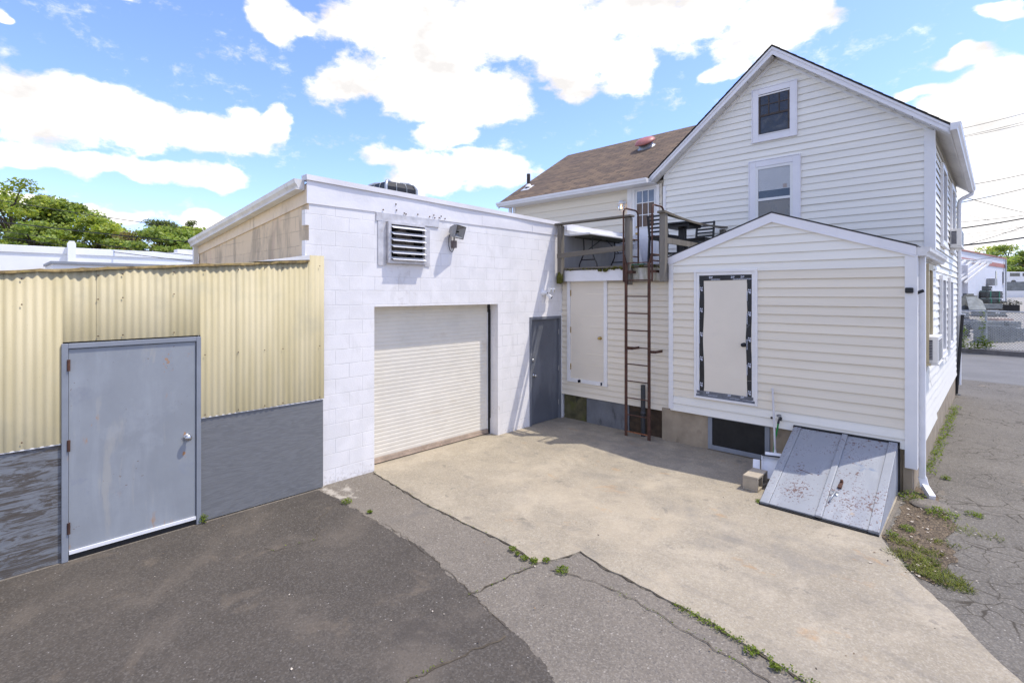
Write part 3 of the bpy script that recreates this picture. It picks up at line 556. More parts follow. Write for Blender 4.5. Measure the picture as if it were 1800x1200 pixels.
mb = MB(); mb.prism([(XB, YA-.02, zside(XB)-.24), (WX+.005, YA-.02, 3.79), (WX+.005, YA-.02, 4.04), (XB, YA-.02, zside(XB)-.03)], (0, .02, 0)); obj('side_fascia', mb, M('beige_fascia_board', (.78,.65,.49), .6, .12, 2, spots=[((.33,.26,.19), 4, .55, .7, (1,1,.3), .6), ((.10,.085,.07), 7, .68, .74, (1,1,.1), .8)]), ga)
# gutter on the beige side
mb = MB()
def ogee(c0, c1, outv, w=.125, h=.11, m=0):
    """K-style gutter between c0 and c1 (inner top edge), opening outwards along outv"""
    o = Vector(outv); u = Vector((0, 0, 1)); prof = [(0, 0), (0, -h), (w*.62, -h), (w*.70, -h*.72), (w*.92, -h*.42), (w*.97, -h*.08), (w, 0), (w-.008, 0), (w*.60, -h+.008), (.006, -h+.008), (.006, 0)]
    A = [Vector(c0)+o*a+u*b for a, b in prof]; B = [Vector(c1)+o*a+u*b for a, b in prof]; n = len(A)
    mb.idx(A+B, [(i, (i+1) % n, n+(i+1) % n, n+i) for i in range(n)], m)
    for E in (A, B): mb.face([E[i] for i in range(7)], m)
ogee((XB-.1, YA-.03, zside(XB)+.05), (WX-.06, YA-.03, 4.10), (0, -1, 0), .14, .12)
obj('gutter', mb, m_gutter, ga)
mb = MB(); mb.prism([(XB, YA-.03, zside(XB)-.09), (WX-.06, YA-.03, 3.965), (WX-.06, YA-.15, 3.965), (XB, YA-.15, zside(XB)-.09)], (0, 0, .012)); obj('soffit', mb, m_gutter, ga)
mb = MB(); mb.box(XB-.03, XB+.06, YA-.1, YA-.02, 0, zside(XB)-.08); obj('downspout', mb, m_gutter, ga)
mb = MB(); mb.prism([(XB, YA, zside(XB)-.02), (WX, YA, 4.04), (WX, YE, 3.94), (XB, YE, 3.5)], (0, 0, .03)); obj('roof', mb, M('grey_roofing', (.34,.34,.34), .9, .2, 2), ga)
def zc(y): return 4.165-(y-YA)*.0185
mb = MB()
for (a, b) in ((YA-.03, 6.1), (6.103, 8.36)):
    n = 14
    vs = []
    for i in range(n+1):
        y = a+(b-a)*i/n; vs += [(WX+.012, y, 3.785), (WX+.012+.012*math.sin(y*3.1)*.6, y, 3.92), (WX+.012, y, zc(y)-.06)]
    fs = []
    for i in range(n): q = i*3; fs += [(q, q+3, q+4, q+1), (q+1, q+4, q+5, q+2)]
    mb.idx(vs, fs, 0, True)
mb.box(WX, WX+.012, YA-.03, YA-.028, 3.785, 4.1)
mb.box(WX-.001, WX+.0145, 6.098, 6.125, 3.783, zc(6.1)-.06); mb.box(WX-.001, WX+.0145, 7.43, 7.44, 3.79, zc(7.4)-.07)
mb.face([(WX+.012, YA-.03, 3.785), (WX+.012, 8.36, 3.785), (WX, 8.36, 3.785), (WX, YA-.03, 3.785)])
obj('fascia', mb, m_fascia, ga)
mb = MB(); mb.prism([(WX+.035, YA-.04, zc(YA)-.075), (WX+.035, YE, zc(YE)-.075), (WX+.02, YE, zc(YE)), (WX+.02, YA-.04, zc(YA))], (-.16, 0, 0)); obj('coping', mb, m_coping, ga)
mb = MB(); mb.box(WX+.001, WX+.014, 8.42, 11.2, 3.1, 3.80); obj('deck_side_cladding', mb, M('grey_flat_sheet', (.30,.30,.31), .5, .1, 3, stretch=(1,2,.2), spots=[((.42,.41,.40), 3, .55, .7, (1,1,.2), .5)]), ga)
mb = MB(); mb.box(WX+.001, WX+.05, 8.36, 11.2, 3.80, 3.97); mb.box(WX+.05, WX+.11, 8.40, 11.2, 3.90, 4.0); obj('deck_side_trim', mb, m_gutter2, ga)
# rolling door
rx = WX-r+.005; n = 37; mb = MB(); vs = []; zs_ = []
h = (OZ-.10)/n
for k in range(n):
    zb = .10+k*h
    for (dz, dx) in ((0, -.003), (.07, .0), (.12, .0016), (.5, .0030), (.88, .0018), (.94, .0)): zs_.append((zb+dz*h, dx))
zs_.append((OZ, 0))
for (z, dx) in zs_: vs += [(rx+dx, OY0-.02, z), (rx+dx, OY1-.045, z)]
mb.idx(vs, [(2*i, 2*i+1, 2*i+3, 2*i+2) for i in range(len(zs_)-1)], 0, False)
rd = obj('rolling_door', mb, m_roll, ga)
mb = MB(); mb.box(rx-.01, rx+.02, OY0-.02, OY1-.045, .035, .098); mb.box(rx-.01, rx+.035, OY0-.02, OY1-.045, .03, .04); obj('bottom_bar', mb, m_rollbar, rd)
mb = MB(); mb.box(rx-.012, rx+.012, OY0-.02, OY1-.045, .012, .034); obj('bottom_seal', mb, m_black, rd)
mb = MB(); mb.box(rx-.01, rx+.03, OY1-.04, OY1-.002, 0, OZ); mb.box(rx+.03, rx+.045, OY1-.03, OY1-.004, .3, OZ-.1)
obj('door_track', mb, m_blackm, rd)
mb = MB(); mb.box(rx-.02, rx+.012, OY1-.062, OY1-.04, .05, OZ-.15); obj('track_guide', mb, m_gutter, rd)
mb = MB(); mb.box(WX-.5, WX-r-.04, OY0-.1, OY1+.1, 0, OZ+.1); obj('interior', mb, m_dark, rd)
# grey entry door in the corner
mb = MB(); ex = WX-.03
mb.box(ex-.06, WX+.018, EY0+.0, EY0+.055, 0, EZ); mb.box(ex-.06, WX+.018, EY1-.05, EY1-.002, 0, EZ); mb.box(ex-.06, WX+.018, EY0+.055, EY1-.05, EZ-.055, EZ-.002)
obj('entry_door_frame', mb, m_greyf2, ga, .003)
mb = MB(); mb.box(ex-.03, ex+.005, EY0+.058, EY1-.053, .02, EZ-.058); ed = obj('entry_door', mb, m_greyd2, ga, .002)
knob(ed, (ex+.005, EY0+.15, .98), (1, 0, 0), m_chrome); mb = MB(); mb.lathe([(0, 0), (.03, 0), (.03, .012), (.018, .02), (0, .022)], (ex+.005, EY0+.125, 1.28), (1, 0, 0), 16); obj('deadbolt', mb, m_chrome, ed)
for z in (.35, 1.05, 1.8):
    mb = MB(); mb.tube([(ex+.02, EY1-.055, z-.05), (ex+.02, EY1-.055, z+.05)], .012, 8); obj('hinge', mb, m_greym, ed)
# louvred vent
vy0, vy1, vz0, vz1 = 4.16, 4.86, 3.045, 3.665
vt = None
mb = MB(); f = .07; mb.box(WX+.002, WX+f, vy0, vy0+.05, vz0, vz1); mb.box(WX+.002, WX+f, vy1-.04, vy1, vz0, vz1-.03); mb.box(WX+.002, WX+f, vy0+.05, vy1-.04, vz0, vz0+.05); mb.box(WX+.002, WX+f, vy0+.05, vy1-.04, vz1-.035, vz1-.002)
vt = obj('vent', mb, m_flash, ga)
mb = MB(); mb.box(WX+.002, WX+.012, vy0-.14, vy0-.002, vz0-.03, vz1+.04); mb.box(WX+.002, WX+.008, vy1+.002, vy1+.10, vz0-.02, vz1-.02)
mb.box(WX+.004, WX+.016, vy0-.17, vy1+.28, vz1+.002, vz1+.118)
for i, v in enumerate(mb.v): mb.v[i] = (v[0]+random.uniform(0, .006), v[1], v[2]+random.uniform(-.008, .008))
obj('vent_flashing', mb, m_flash, vt)
mb = MB(); mb.face([(WX+.003, vy0, vz0), (WX+.003, vy1, vz0), (WX+.003, vy1, vz1), (WX+.003, vy0, vz1)]); obj('vent_duct', mb, m_dark, vt)
mb = MB(); mb.tube([(WX+.012, 4.5, vz0+.05), (WX+.012, 4.5, vz1-.05)], .008, 6); mb.lathe([(.0, 0), (.20, .0), (.20, .006), (0, .006)], (WX+.005, 4.45, 3.35), (1, 0, 0), 18)
mb.obox((WX+.02, 4.40, 3.5), (.002, 0, 0), (0, .09, .03), (0, -.02, .06)); mb.obox((WX+.02, 4.6, 3.25), (.002, 0, 0), (0, .08, -.04), (0, .02, .06)); obj('fan', mb, M('dusty_fan', (.12,.10,.085), .7, .4, 9), vt)
for k in range(6):
    z = vz1-.075-k*.094
    mb = MB(); mb.obox((WX+.075, (vy0+vy1)/2+.005, z), (.052, 0, -.024), (0, (vy1-vy0)/2-.048, 0), (.001, 0, .002)); obj('slat', mb, m_gutter2, vt)
for (y, z) in [(4.10, 3.84), (4.32, 3.95), (4.33, 3.86), (4.47, 3.83), (4.50, 3.82), (4.72, 3.84), (4.95, 3.83), (5.03, 3.86), (5.05, 3.82), (5.14, 3.83), (5.18, 3.86), (5.26, 3.83)]:
    mb = MB(); mb.lathe([(0, 0), (.012, .001), (.009, .010), (0, .012)], (WX+.02, y, z-.01), (1, 0, 0), 7); obj('screw', mb, m_rust, ga)

# ------------------------------------------------------------------ main house
HY, HX0, HX1 = 11.2, -5.76, -.83; RX, RZ, EZH, HB = -3.297, 7.53, 5.345, 17.4
SL = (RZ-EZH)/2.69; FY = 10.95
ho = thing('house', 'tall white vinyl-sided house with steep gable, attic window and white fascia', 'house', (RX, 14, 0))
def glo(z): return HX0 if z < 5.05 else max(HX0, RX-(RZ-.10-z)/SL)
def ghi(z): return HX1 if z < 5.05 else min(HX1, RX+(RZ-.10-z)/SL)
mb = MB(); siding(mb, 'y', HY, lambda z: glo(z), lambda z: ghi(z), 3.1, RZ-.13, .137); gw = obj('gable_wall', mb, m_sidw, ho)
mb = MB(); siding(mb, 'x', HX1, K(HY), K(HB), .52, 5.39, .137)
for i, v in enumerate(mb.v): mb.v[i] = (v[0]+.006*math.sin(v[1]*2.3+v[2]*1.7), v[1], v[2]+.010*math.sin(v[1]*1.9))
obj('side_wall', mb, m_sidw, ho)
mb = MB(); mb.prism([(HX0+.03, HY+.03, .4), (HX1-.03, HY+.03, .4), (HX1-.03, HY+.03, 5.2), (RX, HY+.03, RZ-.2), (HX0+.03, HY+.03, 5.2)], (0, HB-HY-.06, 0)); obj('wall_core', mb, m_sidw, ho)
mb = MB(); mb.box(HX1-.02, HX1-.005, HY, HB, 0, .52); obj('foundation', mb, m_found, ho)
mb = MB(); mb.prism([(HX1-.115, HY-.036, 3.0), (HX1+.034, HY-.036, 3.0), (HX1+.034, HY+.10, 3.0), (HX1+.0, HY+.10, 3.0), (HX1, HY, 3.0), (HX1-.115, HY, 3.0)], (0, 0, 2.36)); obj('corner_board', mb, m_wtrim, ho)
mb = MB(); mb.box(HX0-.012, HX0+.06, HY-.036, HY+.06, 3.1, 5.12); obj('corner_board', mb, m_wtrim, ho)
# roof
mb = MB(); th = .09
for s in (-1, 1):
    ex_, ez_ = RX+s*2.72, RZ-2.72*SL
    mb.prism([(RX, FY-.02, RZ), (ex_, FY-.02, ez_), (ex_, FY-.02, ez_+.028), (RX, FY-.02, RZ+.028)], (0, HB+.3-FY, 0), 0)
    n = 18
    for k in range(n):                             # shingle butts seen along the rake
        a = k/n; b = (k+1)/n; p = Vector((RX+s*2.72*a, 0, RZ-2.72*SL*a)); q = Vector((RX+s*2.72*b, 0, RZ-2.72*SL*b))
        mb.prism([(p.x, FY-.035, p.z+.0285), (q.x, FY-.035, q.z+.0285), (q.x, FY-.035, q.z+.042), (p.x, FY-.035, p.z+.034)], (0, .5, 0), 0)
rf = obj('roof', mb, m_edge, ho)
mb = MB(); g = .155
for s in (-1, 1):
    e = 2.69
    mb.prism([(RX, FY, RZ-.001), (RX+s*e, FY, RZ-e*SL-.001), (RX+s*e, FY, RZ-e*SL-g*.78), (RX, FY, RZ-g)], (0, .022, 0))
    mb.prism([(RX, FY-.016, RZ-.002), (RX+s*(e+.01), FY-.016, RZ-(e+.01)*SL-.002), (RX+s*(e+.01), FY-.016, RZ-(e+.01)*SL-.045), (RX, FY-.016, RZ-.052)], (0, .015, 0))
obj('rake_board', mb, M('white_rake_metal', (.80,.79,.81), .45, .04, 2), ho)
mb = MB()
for s in (-1, 1):
    n = 11
    for k in range(n):
        a = .02+2.68*k/n; b = .02+2.68*(k+1)/n-.008
        mb.prism([(RX+s*a, FY+.022, RZ-g-a*SL+.016), (RX+s*b, FY+.022, RZ-g-b*SL+.016), (RX+s*b, FY+.022, RZ-g-b*SL+.030), (RX+s*a, FY+.022, RZ-g-a*SL+.030)], (0, HY-FY-.03, 0))
obj('rake_soffit', mb, M('soffit_vinyl', (.70,.69,.68), .5, .05, 3), ho)
mb = MB()
for s in (-1, 1):
    e0 = 2.46; mb.prism([(RX, HY-.026, RZ-g-.02), (RX+s*e0, HY-.026, RZ-g-.02-e0*SL), (RX+s*e0, HY-.026, RZ-g-.065-e0*SL), (RX, HY-.026, RZ-g-.07)], (0, .02, 0))
obj('gable_trim', mb, m_wtrim, ho)
mb = MB(); ex1 = RX+2.69
mb.prism([(HX1-.02, FY+.024, 5.395), (ex1, FY+.024, 5.215), (ex1, FY+.024, 5.23), (HX1-.02, FY+.024, 5.41)], (0, HB+.25-FY, 0)); mb.box(ex1-.004, ex1+.014, FY, HB+.28, 5.20, 5.35)
obj('eave', mb, M('soffit_grey_white', (.66,.65,.64), .55, .12, 2, spots=[((.3,.29,.27), 4, .55, .75, (1,1,1), .5)]), ho)
mb = MB(); ogee((ex1+.016, FY-.06, 5.36), (ex1+.016, HB+.3, 5.30), (1, 0, 0), .135, .115); obj('gutter', mb, m_gutter2, ho)
mb = MB(); mb.tube([(ex1+.08, HB+.15, 5.20), (ex1+.07, HB+.15, 5.13), (HX1+.13, HB+.03, 5.02), (HX1+.075, HB-.02, 4.97), (HX1+.06, HB-.03, 4.88), (HX1+.06, HB-.03, .25)], .045, 8); obj('downspout', mb, m_gutter2, ho)
# attic window
def window(parent, x0, x1, z0, z1, w, lip, y=HY):
    mb = MB(); frame_y(mb, x0, x1, z0, z1, w, y, .050); frame_y(mb, x0-lip, x1+lip, z0-lip, z1+lip, lip, y, .060)
    return obj('window', mb, M('window_casing', (.79, .78, .81), .45, .04, 2), parent, .004)
aw = window(ho, -3.74, -2.92, 5.74, 6.815, .115, .02)
mb = MB(); mb.box(-3.625, -3.035, HY-.034, HY-.012, 5.855, 6.70); obj('pane', mb, m_pane, aw)
mb = MB(); x0, x1, z0, z1 = -3.625, -3.035, 5.855, 6.70; y = HY-.022
frame_y(mb, x0, x1, z0, z1, .035, y, .024); mb.box(x0+.035, x1-.035, y-.026, y, 6.235, 6.275)
for k in (1, 2): xx = x0+(x1-x0)*k/3; mb.box(xx-.01, xx+.01, y-.022, y, 6.275, z1-.035)
mb.box(x0+.035, x1-.035, y-.0215, y, 6.46, 6.48); obj('sash', mb, m_brownw, aw)
for a, b in ((z1-.045, z1-.015), (z0, z0+.02)): mb = MB(); mb.box(x0, x1, y-.034, y-.025, a, b); obj('screen_rail', mb, m_gutter, aw)
# first floor window
bw = window(ho, -3.80, -2.86, 3.75, 5.33, .12, .02)
mb = MB(); frame_y(mb, -3.68, -2.98, 3.80, 5.205, .05, HY-.008, .04); mb.box(-3.63, -3.03, HY-.049, HY-.006, 4.50, 4.55); obj('sash', mb, M('sash_white', (.77,.765,.75), .4, .03, 2), bw)
mb = MB(); mb.box(-3.63, -3.03, HY-.031, HY-.010, 4.55, 5.155); mb.box(-3.63, -3.03, HY-.031, HY-.012, 3.85, 4.50); obj('pane', mb, m_glassd, bw)
mb = MB()
for k in range(26): z = 5.15-k*.0175; mb.obox((-3.33, HY-.034, z), (.298, 0, 0), (0, .001, .007), (0, .001, 0))
obj('blind', mb, m_blind, bw)
mb = MB(); mb.box(-3.63, -3.03, HY-.0345, HY-.0325, 3.85, 4.49); obj('lower_shade', mb, M('grey_shade', (.19,.18,.165), .3, .12, 3, spec=.7), bw)
mb = MB(); mb.box(-3.16, -3.09, HY-.039, HY-.0375, 4.72, 4.80); obj('sticker', mb, M('faded_sticker', (.36,.31,.29), .7), bw)
# side windows
def side_window(y0, y1, z0, z1, x, parent, m=None):
    x += .012
    mb = MB(); frame_x(mb, y0, y1, z0, z1, .09, x+.004, .05); mb.box(x+.004, x+.075, y0-.02, y1+.02, z0-.03, z0); w = obj('window', mb, m or m_wtrim, parent)
    mb = MB(); mb.box(x+.004, x+.022, y0+.09, y1-.09, z0+.09, z1-.09); obj('pane', mb, m_glassb, w); return w
for (y0, y1, z0, z1) in [(12.35, 13.35, 3.50, 5.02), (14.8, 15.9, 3.52, 5.02), (12.2, 13.1, 1.42, 2.93), (14.2, 15.1, 1.45, 2.93)]: side_window(y0, y1, z0, z1, HX1, ho)

# ------------------------------------------------------------------ rear wing with brown shingle roof
wi = thing('house_wing', 'lower wing with brown shingle roof and cream siding behind the roof deck', 'house', (-8.5, 14, 0))
WYY = 11.25; WL = -10.72
mb = MB(); siding(mb, 'y', WYY, K(WL), K(-5.83), 3.15, 5.22, .20, lambda z: 0); obj('wall', mb, m_sidc, wi)
mb = MB(); mb.prism([(WL, WYY+.02, .0), (WL, 17.2, 0), (WL, 17.2, 5.3), (WL, 14.28, 7.35), (WL, WYY+.02, 5.3)], (5.5, 0, 0)); obj('wall_core', mb, m_sidd, wi)
mb = MB(); mb.box(WL-.02, WL+.08, WYY-.036, WYY, 3.1, 5.2); obj('corner_board', mb, m_wtrim, wi)
mb = MB(); mb.box(-6.76, -6.63, WYY-.042, WYY, 3.1, 5.22); obj('trim_board', mb, m_wtrim, wi)
RWY, RWZ, EWY, EWZ = 14.284, 7.45, 10.84, 5.325
mb = MB(); ys_ = 11.30; zs_ = EWZ+(ys_-EWY)*(RWZ-EWZ)/(RWY-EWY)
mb.prism([(-11.0, EWY, EWZ), (-11.0, ys_, zs_), (-11.0, ys_, zs_-.05), (-11.0, EWY, EWZ-.045)], (5.0, 0, 0))
mb.prism([(-11.0, ys_, zs_), (-11.0, RWY, RWZ), (-11.0, RWY+3.4, EWZ), (-11.0, RWY+3.4, EWZ-.05), (-11.0, RWY, RWZ-.06), (-11.0, ys_, zs_-.05)], (6.0, 0, 0)); rfw = obj('roof', mb, m_shingle, wi)
mb = MB(); mb.box(-10.98, -5.95, EWY+.03, WYY, 5.205, 5.22); mb.box(-10.98, -5.96, EWY+.02, EWY+.04, 5.2, 5.29); obj('soffit', mb, m_wtrim, wi)
mb = MB(); ogee((-11.0, EWY+.02, 5.315), (-5.985, EWY+.02, 5.30), (0, -1, 0), .125, .11); obj('gutter', mb, m_gutter2, wi)
mb = MB()
mb.prism([(-11.02, EWY+.02, EWZ-.17), (-11.02, RWY, RWZ-.18), (-11.02, RWY, RWZ-.05), (-11.02, EWY+.02, EWZ-.046)], (.02, 0, 0)); obj('rake_board', mb, m_wtrim, wi)
mb = MB(); mb.box(WL-.14, WL-.05, WYY-.10, WYY-.03, 0, 5.2); obj('downspout', mb, m_gutter2, wi)
# deck door
dx0, dx1, dz0, dz1 = -6.545, -5.965, 3.16, 5.20; y = WYY-.004
mb = MB(); mb.box(dx0-.075, dx0, y-.045, y, dz0, dz1); mb.box(dx1, dx1+.075, y-.045, y, dz0, dz1); mb.box(dx0, dx1, y-.045, y, dz1-.05, dz1); obj('door_frame', mb, m_wtrim, wi, .003)
mb = MB(); mb.box(dx0+.003, dx1-.003, y-.028, y, dz0, dz1-.053)
for (a, b) in ((dx0+.06, dx0+.27), (dx1-.27, dx1-.06)):
    z0, z1 = 3.42, 3.98; mb.box(a, b, y-.034, y-.029, z0, z1); mb.box(a+.035, b-.035, y-.040, y-.0345, z0+.035, z1-.035)
dd = obj('door', mb, M('white_steel_door', (.76,.76,.79), .4, .03, 2), wi, .004)
gx0, gx1, gz0, gz1 = dx0+.055, dx1-.055, 4.22, 5.10
mb = MB(); frame_y(mb, gx0-.02, gx1+.02, gz0-.02, gz1+.02, .022, y-.029, .012)
for k in (1, 2):
    xx = gx0+(gx1-gx0)*k/3; mb.box(xx-.009, xx+.009, y-.040, y-.029, gz0, gz1); zz = gz0+(gz1-gz0)*k/3; mb.box(gx0, gx1, y-.0395, y-.0292, zz-.009, zz+.009)
obj('muntins', mb, m_white, dd)
mb = MB(); zt = gz0+(gz1-gz0)*2/3; mb.box(gx0, gx1, y-.034, y-.030, zt, gz1); obj('pane', mb, m_glassb, dd)
mb = MB(); n = 40; vs = []
for i in range(n+1): xx = gx0+(gx1-gx0)*i/n; dy = .002*math.sin(i*1.3); vs += [(xx, y-.033+dy, gz0), (xx, y-.033+dy, zt)]
mb.idx(vs, [(2*i, 2*i+2, 2*i+3, 2*i+1) for i in range(n)], 0, True); obj('curtain', mb, m_curtain, dd)
knob(dd, (dx0+.07, y-.028, 4.06), (0, -1, 0), m_brass, .028); knob(dd, (dx0+.07, y-.028, 4.22), (0, -1, 0), m_brass, .02)
# roof furniture
rs = Vector((0, -.5275, .8496))
def on_roof(x, y): return Vector((x, y, EWZ+(y-EWY)*(RWZ-EWZ)/(RWY-EWY)))
c = on_roof(-7.33, 13.2); mb = MB(); mb.lathe([(0, .155), (.12, .15), (.23, .12), (.285, .07), (.30, .03), (.29, .025), (.26, .05), (0, .06)], c+rs*.12, rs, 28)
rv = thing('roof_ventilator', 'faded red mushroom ventilator near the ridge of the brown roof', 'roof vent', c); obj('cap', mb, m_pink, rv)
mb = MB(); mb.lathe([(.26, 0), (.21, .02), (.20, .16), (.0, .17)], c, rs, 24); obj('base', mb, m_galv, rv)
c = on_roof(-10.55, 11.72); mb = MB(); mb.tube([c-Vector((0, 0, .05)), c+Vector((0, 0, .42))], .055, 14); vp = thing('plumbing_vent', 'dark vent stack with white flashing at the low left end of the brown roof', 'vent pipe', c)
obj('pipe', mb, M('rusty_dark_pipe', (.07,.055,.05), .8, .3, 6), vp)
u = Vector((0, .8496, .5275)); mb = MB(); mb.obox(c-u*.06+rs*.006, (.16, 0, 0), u*.17, rs*.004); mb.lathe([(.12, 0), (.065, .09), (.06, .10)], c, (0, 0, 1), 16); obj('flashing', mb, m_gutter2, vp)
# domed exhaust on the garage roof
c = Vector((-7.5, 4.84, 3.91)); rx_ = thing('roof_exhaust', 'domed grey roof exhaust with black panels on the flat garage roof', 'roof vent', c)
hw, hh, rr_ = .40, .50, .13
def dome(s, z):  return s
mb = MB(); prof = [(.30, 0), (.30, .44), (.27, .51), (.20, .54), (.10, .545)]
for i in range(len(prof)-1):
    (a, z0), (b, z1) = prof[i], prof[i+1]
    A = [(-a,-a),(a,-a),(a,a),(-a,a)]; B = [(-b,-b),(b,-b),(b,b),(-b,b)]
    for k in range(4):
        p, q, r_, s_ = A[k], A[(k+1) % 4], B[(k+1) % 4], B[k]; mb.face([c+Vector((*p, z0)), c+Vector((*q, z0)), c+Vector((*r_, z1)), c+Vector((*s_, z1))])
mb.face([c+Vector((x, y, .545)) for x, y in ((-.1,-.1),(.1,-.1),(.1,.1),(-.1,.1))]); obj('hood', mb, m_blackm, rx_)
mb = MB()
for (sx, sy) in ((1,-1),(1,1),(-1,-1),(-1,1)):
    mb.tube([c+Vector((sx*a, sy*a, z)) for a, z in [(.30, .0), (.30, .44), (.27, .515), (.2, .545), (.1, .55)]], .028, 6)
for t in (-.10, .10):
    for sgn in (0, 1):
        pts = [(.303, .0, t), (.303, .44, t), (.274, .513, t*.9), (.205, .543, t*.68)]
        mb.tube([c+(Vector((a, k, z)) if sgn else Vector((k, -a, z))) for a, z, k in pts], .005, 5)
obj('ribs', mb, m_galv, rx_)
mb = MB(); mb.box(c.x-.46, c.x+.46, c.y-.46, c.y+.46, 3.9, 4.02); obj('curb', mb, m_galv, rx_)

# ------------------------------------------------------------------ single-storey rear addition
SY = 8.30; SX0, SX1 = -4.14, -.80; PX, PZ = -2.495, 3.81; SSL = .355
ad = thing('rear_addition', 'single-storey cream sided addition with low gable and a taped-off back door', 'building', (-2.5, 9.7, 0))
slo = lambda z: SX0 if z < 3.12 else max(SX0, PX-(PZ-.12-z)/SSL)
shi = lambda z: SX1 if z < 3.12 else min(SX1, PX+(PZ-.12-z)/SSL)
mb = MB(); siding(mb, 'y', SY, slo, shi, .585, PZ-.14, .1315, lambda z: 0 if (z > 2.93 or z < .84) else 1)
gws = obj('gable_wall', mb, [m_sidw, m_sidc], ad)
mb = MB(); mb.prism([(SX0+.03, SY+.06, .58), (SX1-.03, SY+.06, .58), (SX1-.03, SY+.06, 3.08), (PX, SY+.06, PZ-.16), (SX0+.03, SY+.06, 3.08)], (0, HY-SY-.1, 0)); mb.box(WX+.02, SX0, YB+.05, HY-.1, .5, 2.85)
obj('wall_core', mb, m_sidc, ad)
mb = MB(); siding(mb, 'x', SX1, K(SY+.02), K(HY), .50, 3.10, .1315)
for i, v in enumerate(mb.v): mb.v[i] = (v[0]+.006*math.sin(v[1]*2.3+v[2]*1.7), v[1], v[2]+.012*math.sin(v[1]*1.9+1))
obj('side_wall', mb, m_sidw, ad)
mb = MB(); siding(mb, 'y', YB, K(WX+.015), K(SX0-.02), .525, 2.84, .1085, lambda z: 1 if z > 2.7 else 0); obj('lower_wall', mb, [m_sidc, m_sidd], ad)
mb = MB(); mb.prism([(SX1-.095, SY-.036, .345), (SX1+.034, SY-.036, .345), (SX1+.034, SY+.09, .345), (SX1, SY+.09, .345), (SX1, SY, .345), (SX1-.095, SY, .345)], (0, 0, 2.74)); obj('corner_board', mb, m_wtrim, ad)
mb = MB(); mb.box(SX0-.025, SX0+.055, SY-.034, SY+.06, .60, 3.17); obj('corner_board', mb, m_wtrim, ad)
mb = MB()
for s, e in ((-1, 1.68), (1, 1.725)):
    mb.prism([(PX, SY-.05, PZ), (PX+s*e, SY-.05, PZ-e*SSL), (PX+s*e, SY-.05, PZ-e*SSL+.02), (PX, SY-.05, PZ+.02)], (0, HY-SY+.02, 0))
obj('roof', mb, m_edge, ad)
mb = MB()
for s, e in ((-1, 1.68), (1, 1.715)):
    mb.prism([(PX, SY-.045, PZ-.002), (PX+s*e, SY-.045, PZ-e*SSL-.002), (PX+s*e, SY-.045, PZ-e*SSL-.118), (PX, SY-.045, PZ-.125)], (0, .04, 0))
    mb.prism([(PX, SY-.05, PZ-.12), (PX+s*(e-.01), SY-.05, PZ-.12-(e-.01)*SSL), (PX+s*(e-.01), SY-.05, PZ-.138-(e-.01)*SSL), (PX, SY-.05, PZ-.138)], (0, .045, 0))
obj('rake_board', mb, M('white_rake_trim', (.79,.78,.80), .45, .04, 2), ad)
mb = MB(); ogee((SX1+.035, SY-.0, 3.185), (SX1+.035, HY-.0, 3.19), (1, 0, 0), .125, .11); mb.box(SX1+.012, SX1+.035, SY+.0, HY, 3.06, 3.19); obj('gutter', mb, m_gutter, ad)
mb = MB(); x = SX1+.065; y = SY+.17
mb.box(x-.034, x+.034, y-.045, y+.045, .20, 3.08); mb.beam((x, y, .215), (x+.03, y-.05, .10), .068, .09, up=(1, 0, 0)); mb.beam((x+.025, y-.04, .11), (x+.12, y-.24, .035), .07, .075); obj('downspout', mb, m_gutter2, ad, .006)
for z in (.62, 1.25, 2.35): mb = MB(); mb.box(x-.055, x-.0345, y-.05, y+.05, z, z+.03); obj('downspout_strap', mb, m_galv, ad)
# foundations
mb = MB(); fyy = SY+.04
mb.box(-4.33, -3.50, fyy, fyy+.1, 0, .575); mb.box(-2.545, SX1-.02, fyy, fyy+.1, 0, .575); mb.box(-3.50, -2.545, fyy+.02, fyy+.1, 0, .06); mb.box(SX1-.12, SX1-.019, fyy-.03, HY, 0, .50); obj('foundation', mb, m_found, ad, .006)
mb = MB(); mb.box(WX+.04, -5.98, YB+.03, YB+.12, 0, .54); o = obj('foundation_panel', mb, m_foundm, ad); o['label'] = 'mossy stone foundation'
mb = MB(); mb.box(-5.98, -5.02, YB+.005, YB+.03, 0, .54); o = obj('foundation_panel', mb, m_foundg, ad); o['label'] = 'grey painted board over the foundation'
mb = MB(); mb.box(-5.02, -4.31, YB+.03, YB+.12, 0, .54); mb.box(-4.31, -4.332, YB-.02, YB+.05, 0, .5); o = obj('foundation_panel', mb, m_foundd, ad); o['label'] = 'damp dark foundation behind the ladder'
# basement window
mb = MB(); frame_y(mb, -3.50, -2.545, .03, .62, .07, fyy+.02, .035); wn = obj('basement_window', mb, m_greyf, ad, .004)
mb = MB(); mb.box(-3.43, -2.615, fyy, fyy+.012, .10, .585); obj('screen', mb, m_screen, wn)
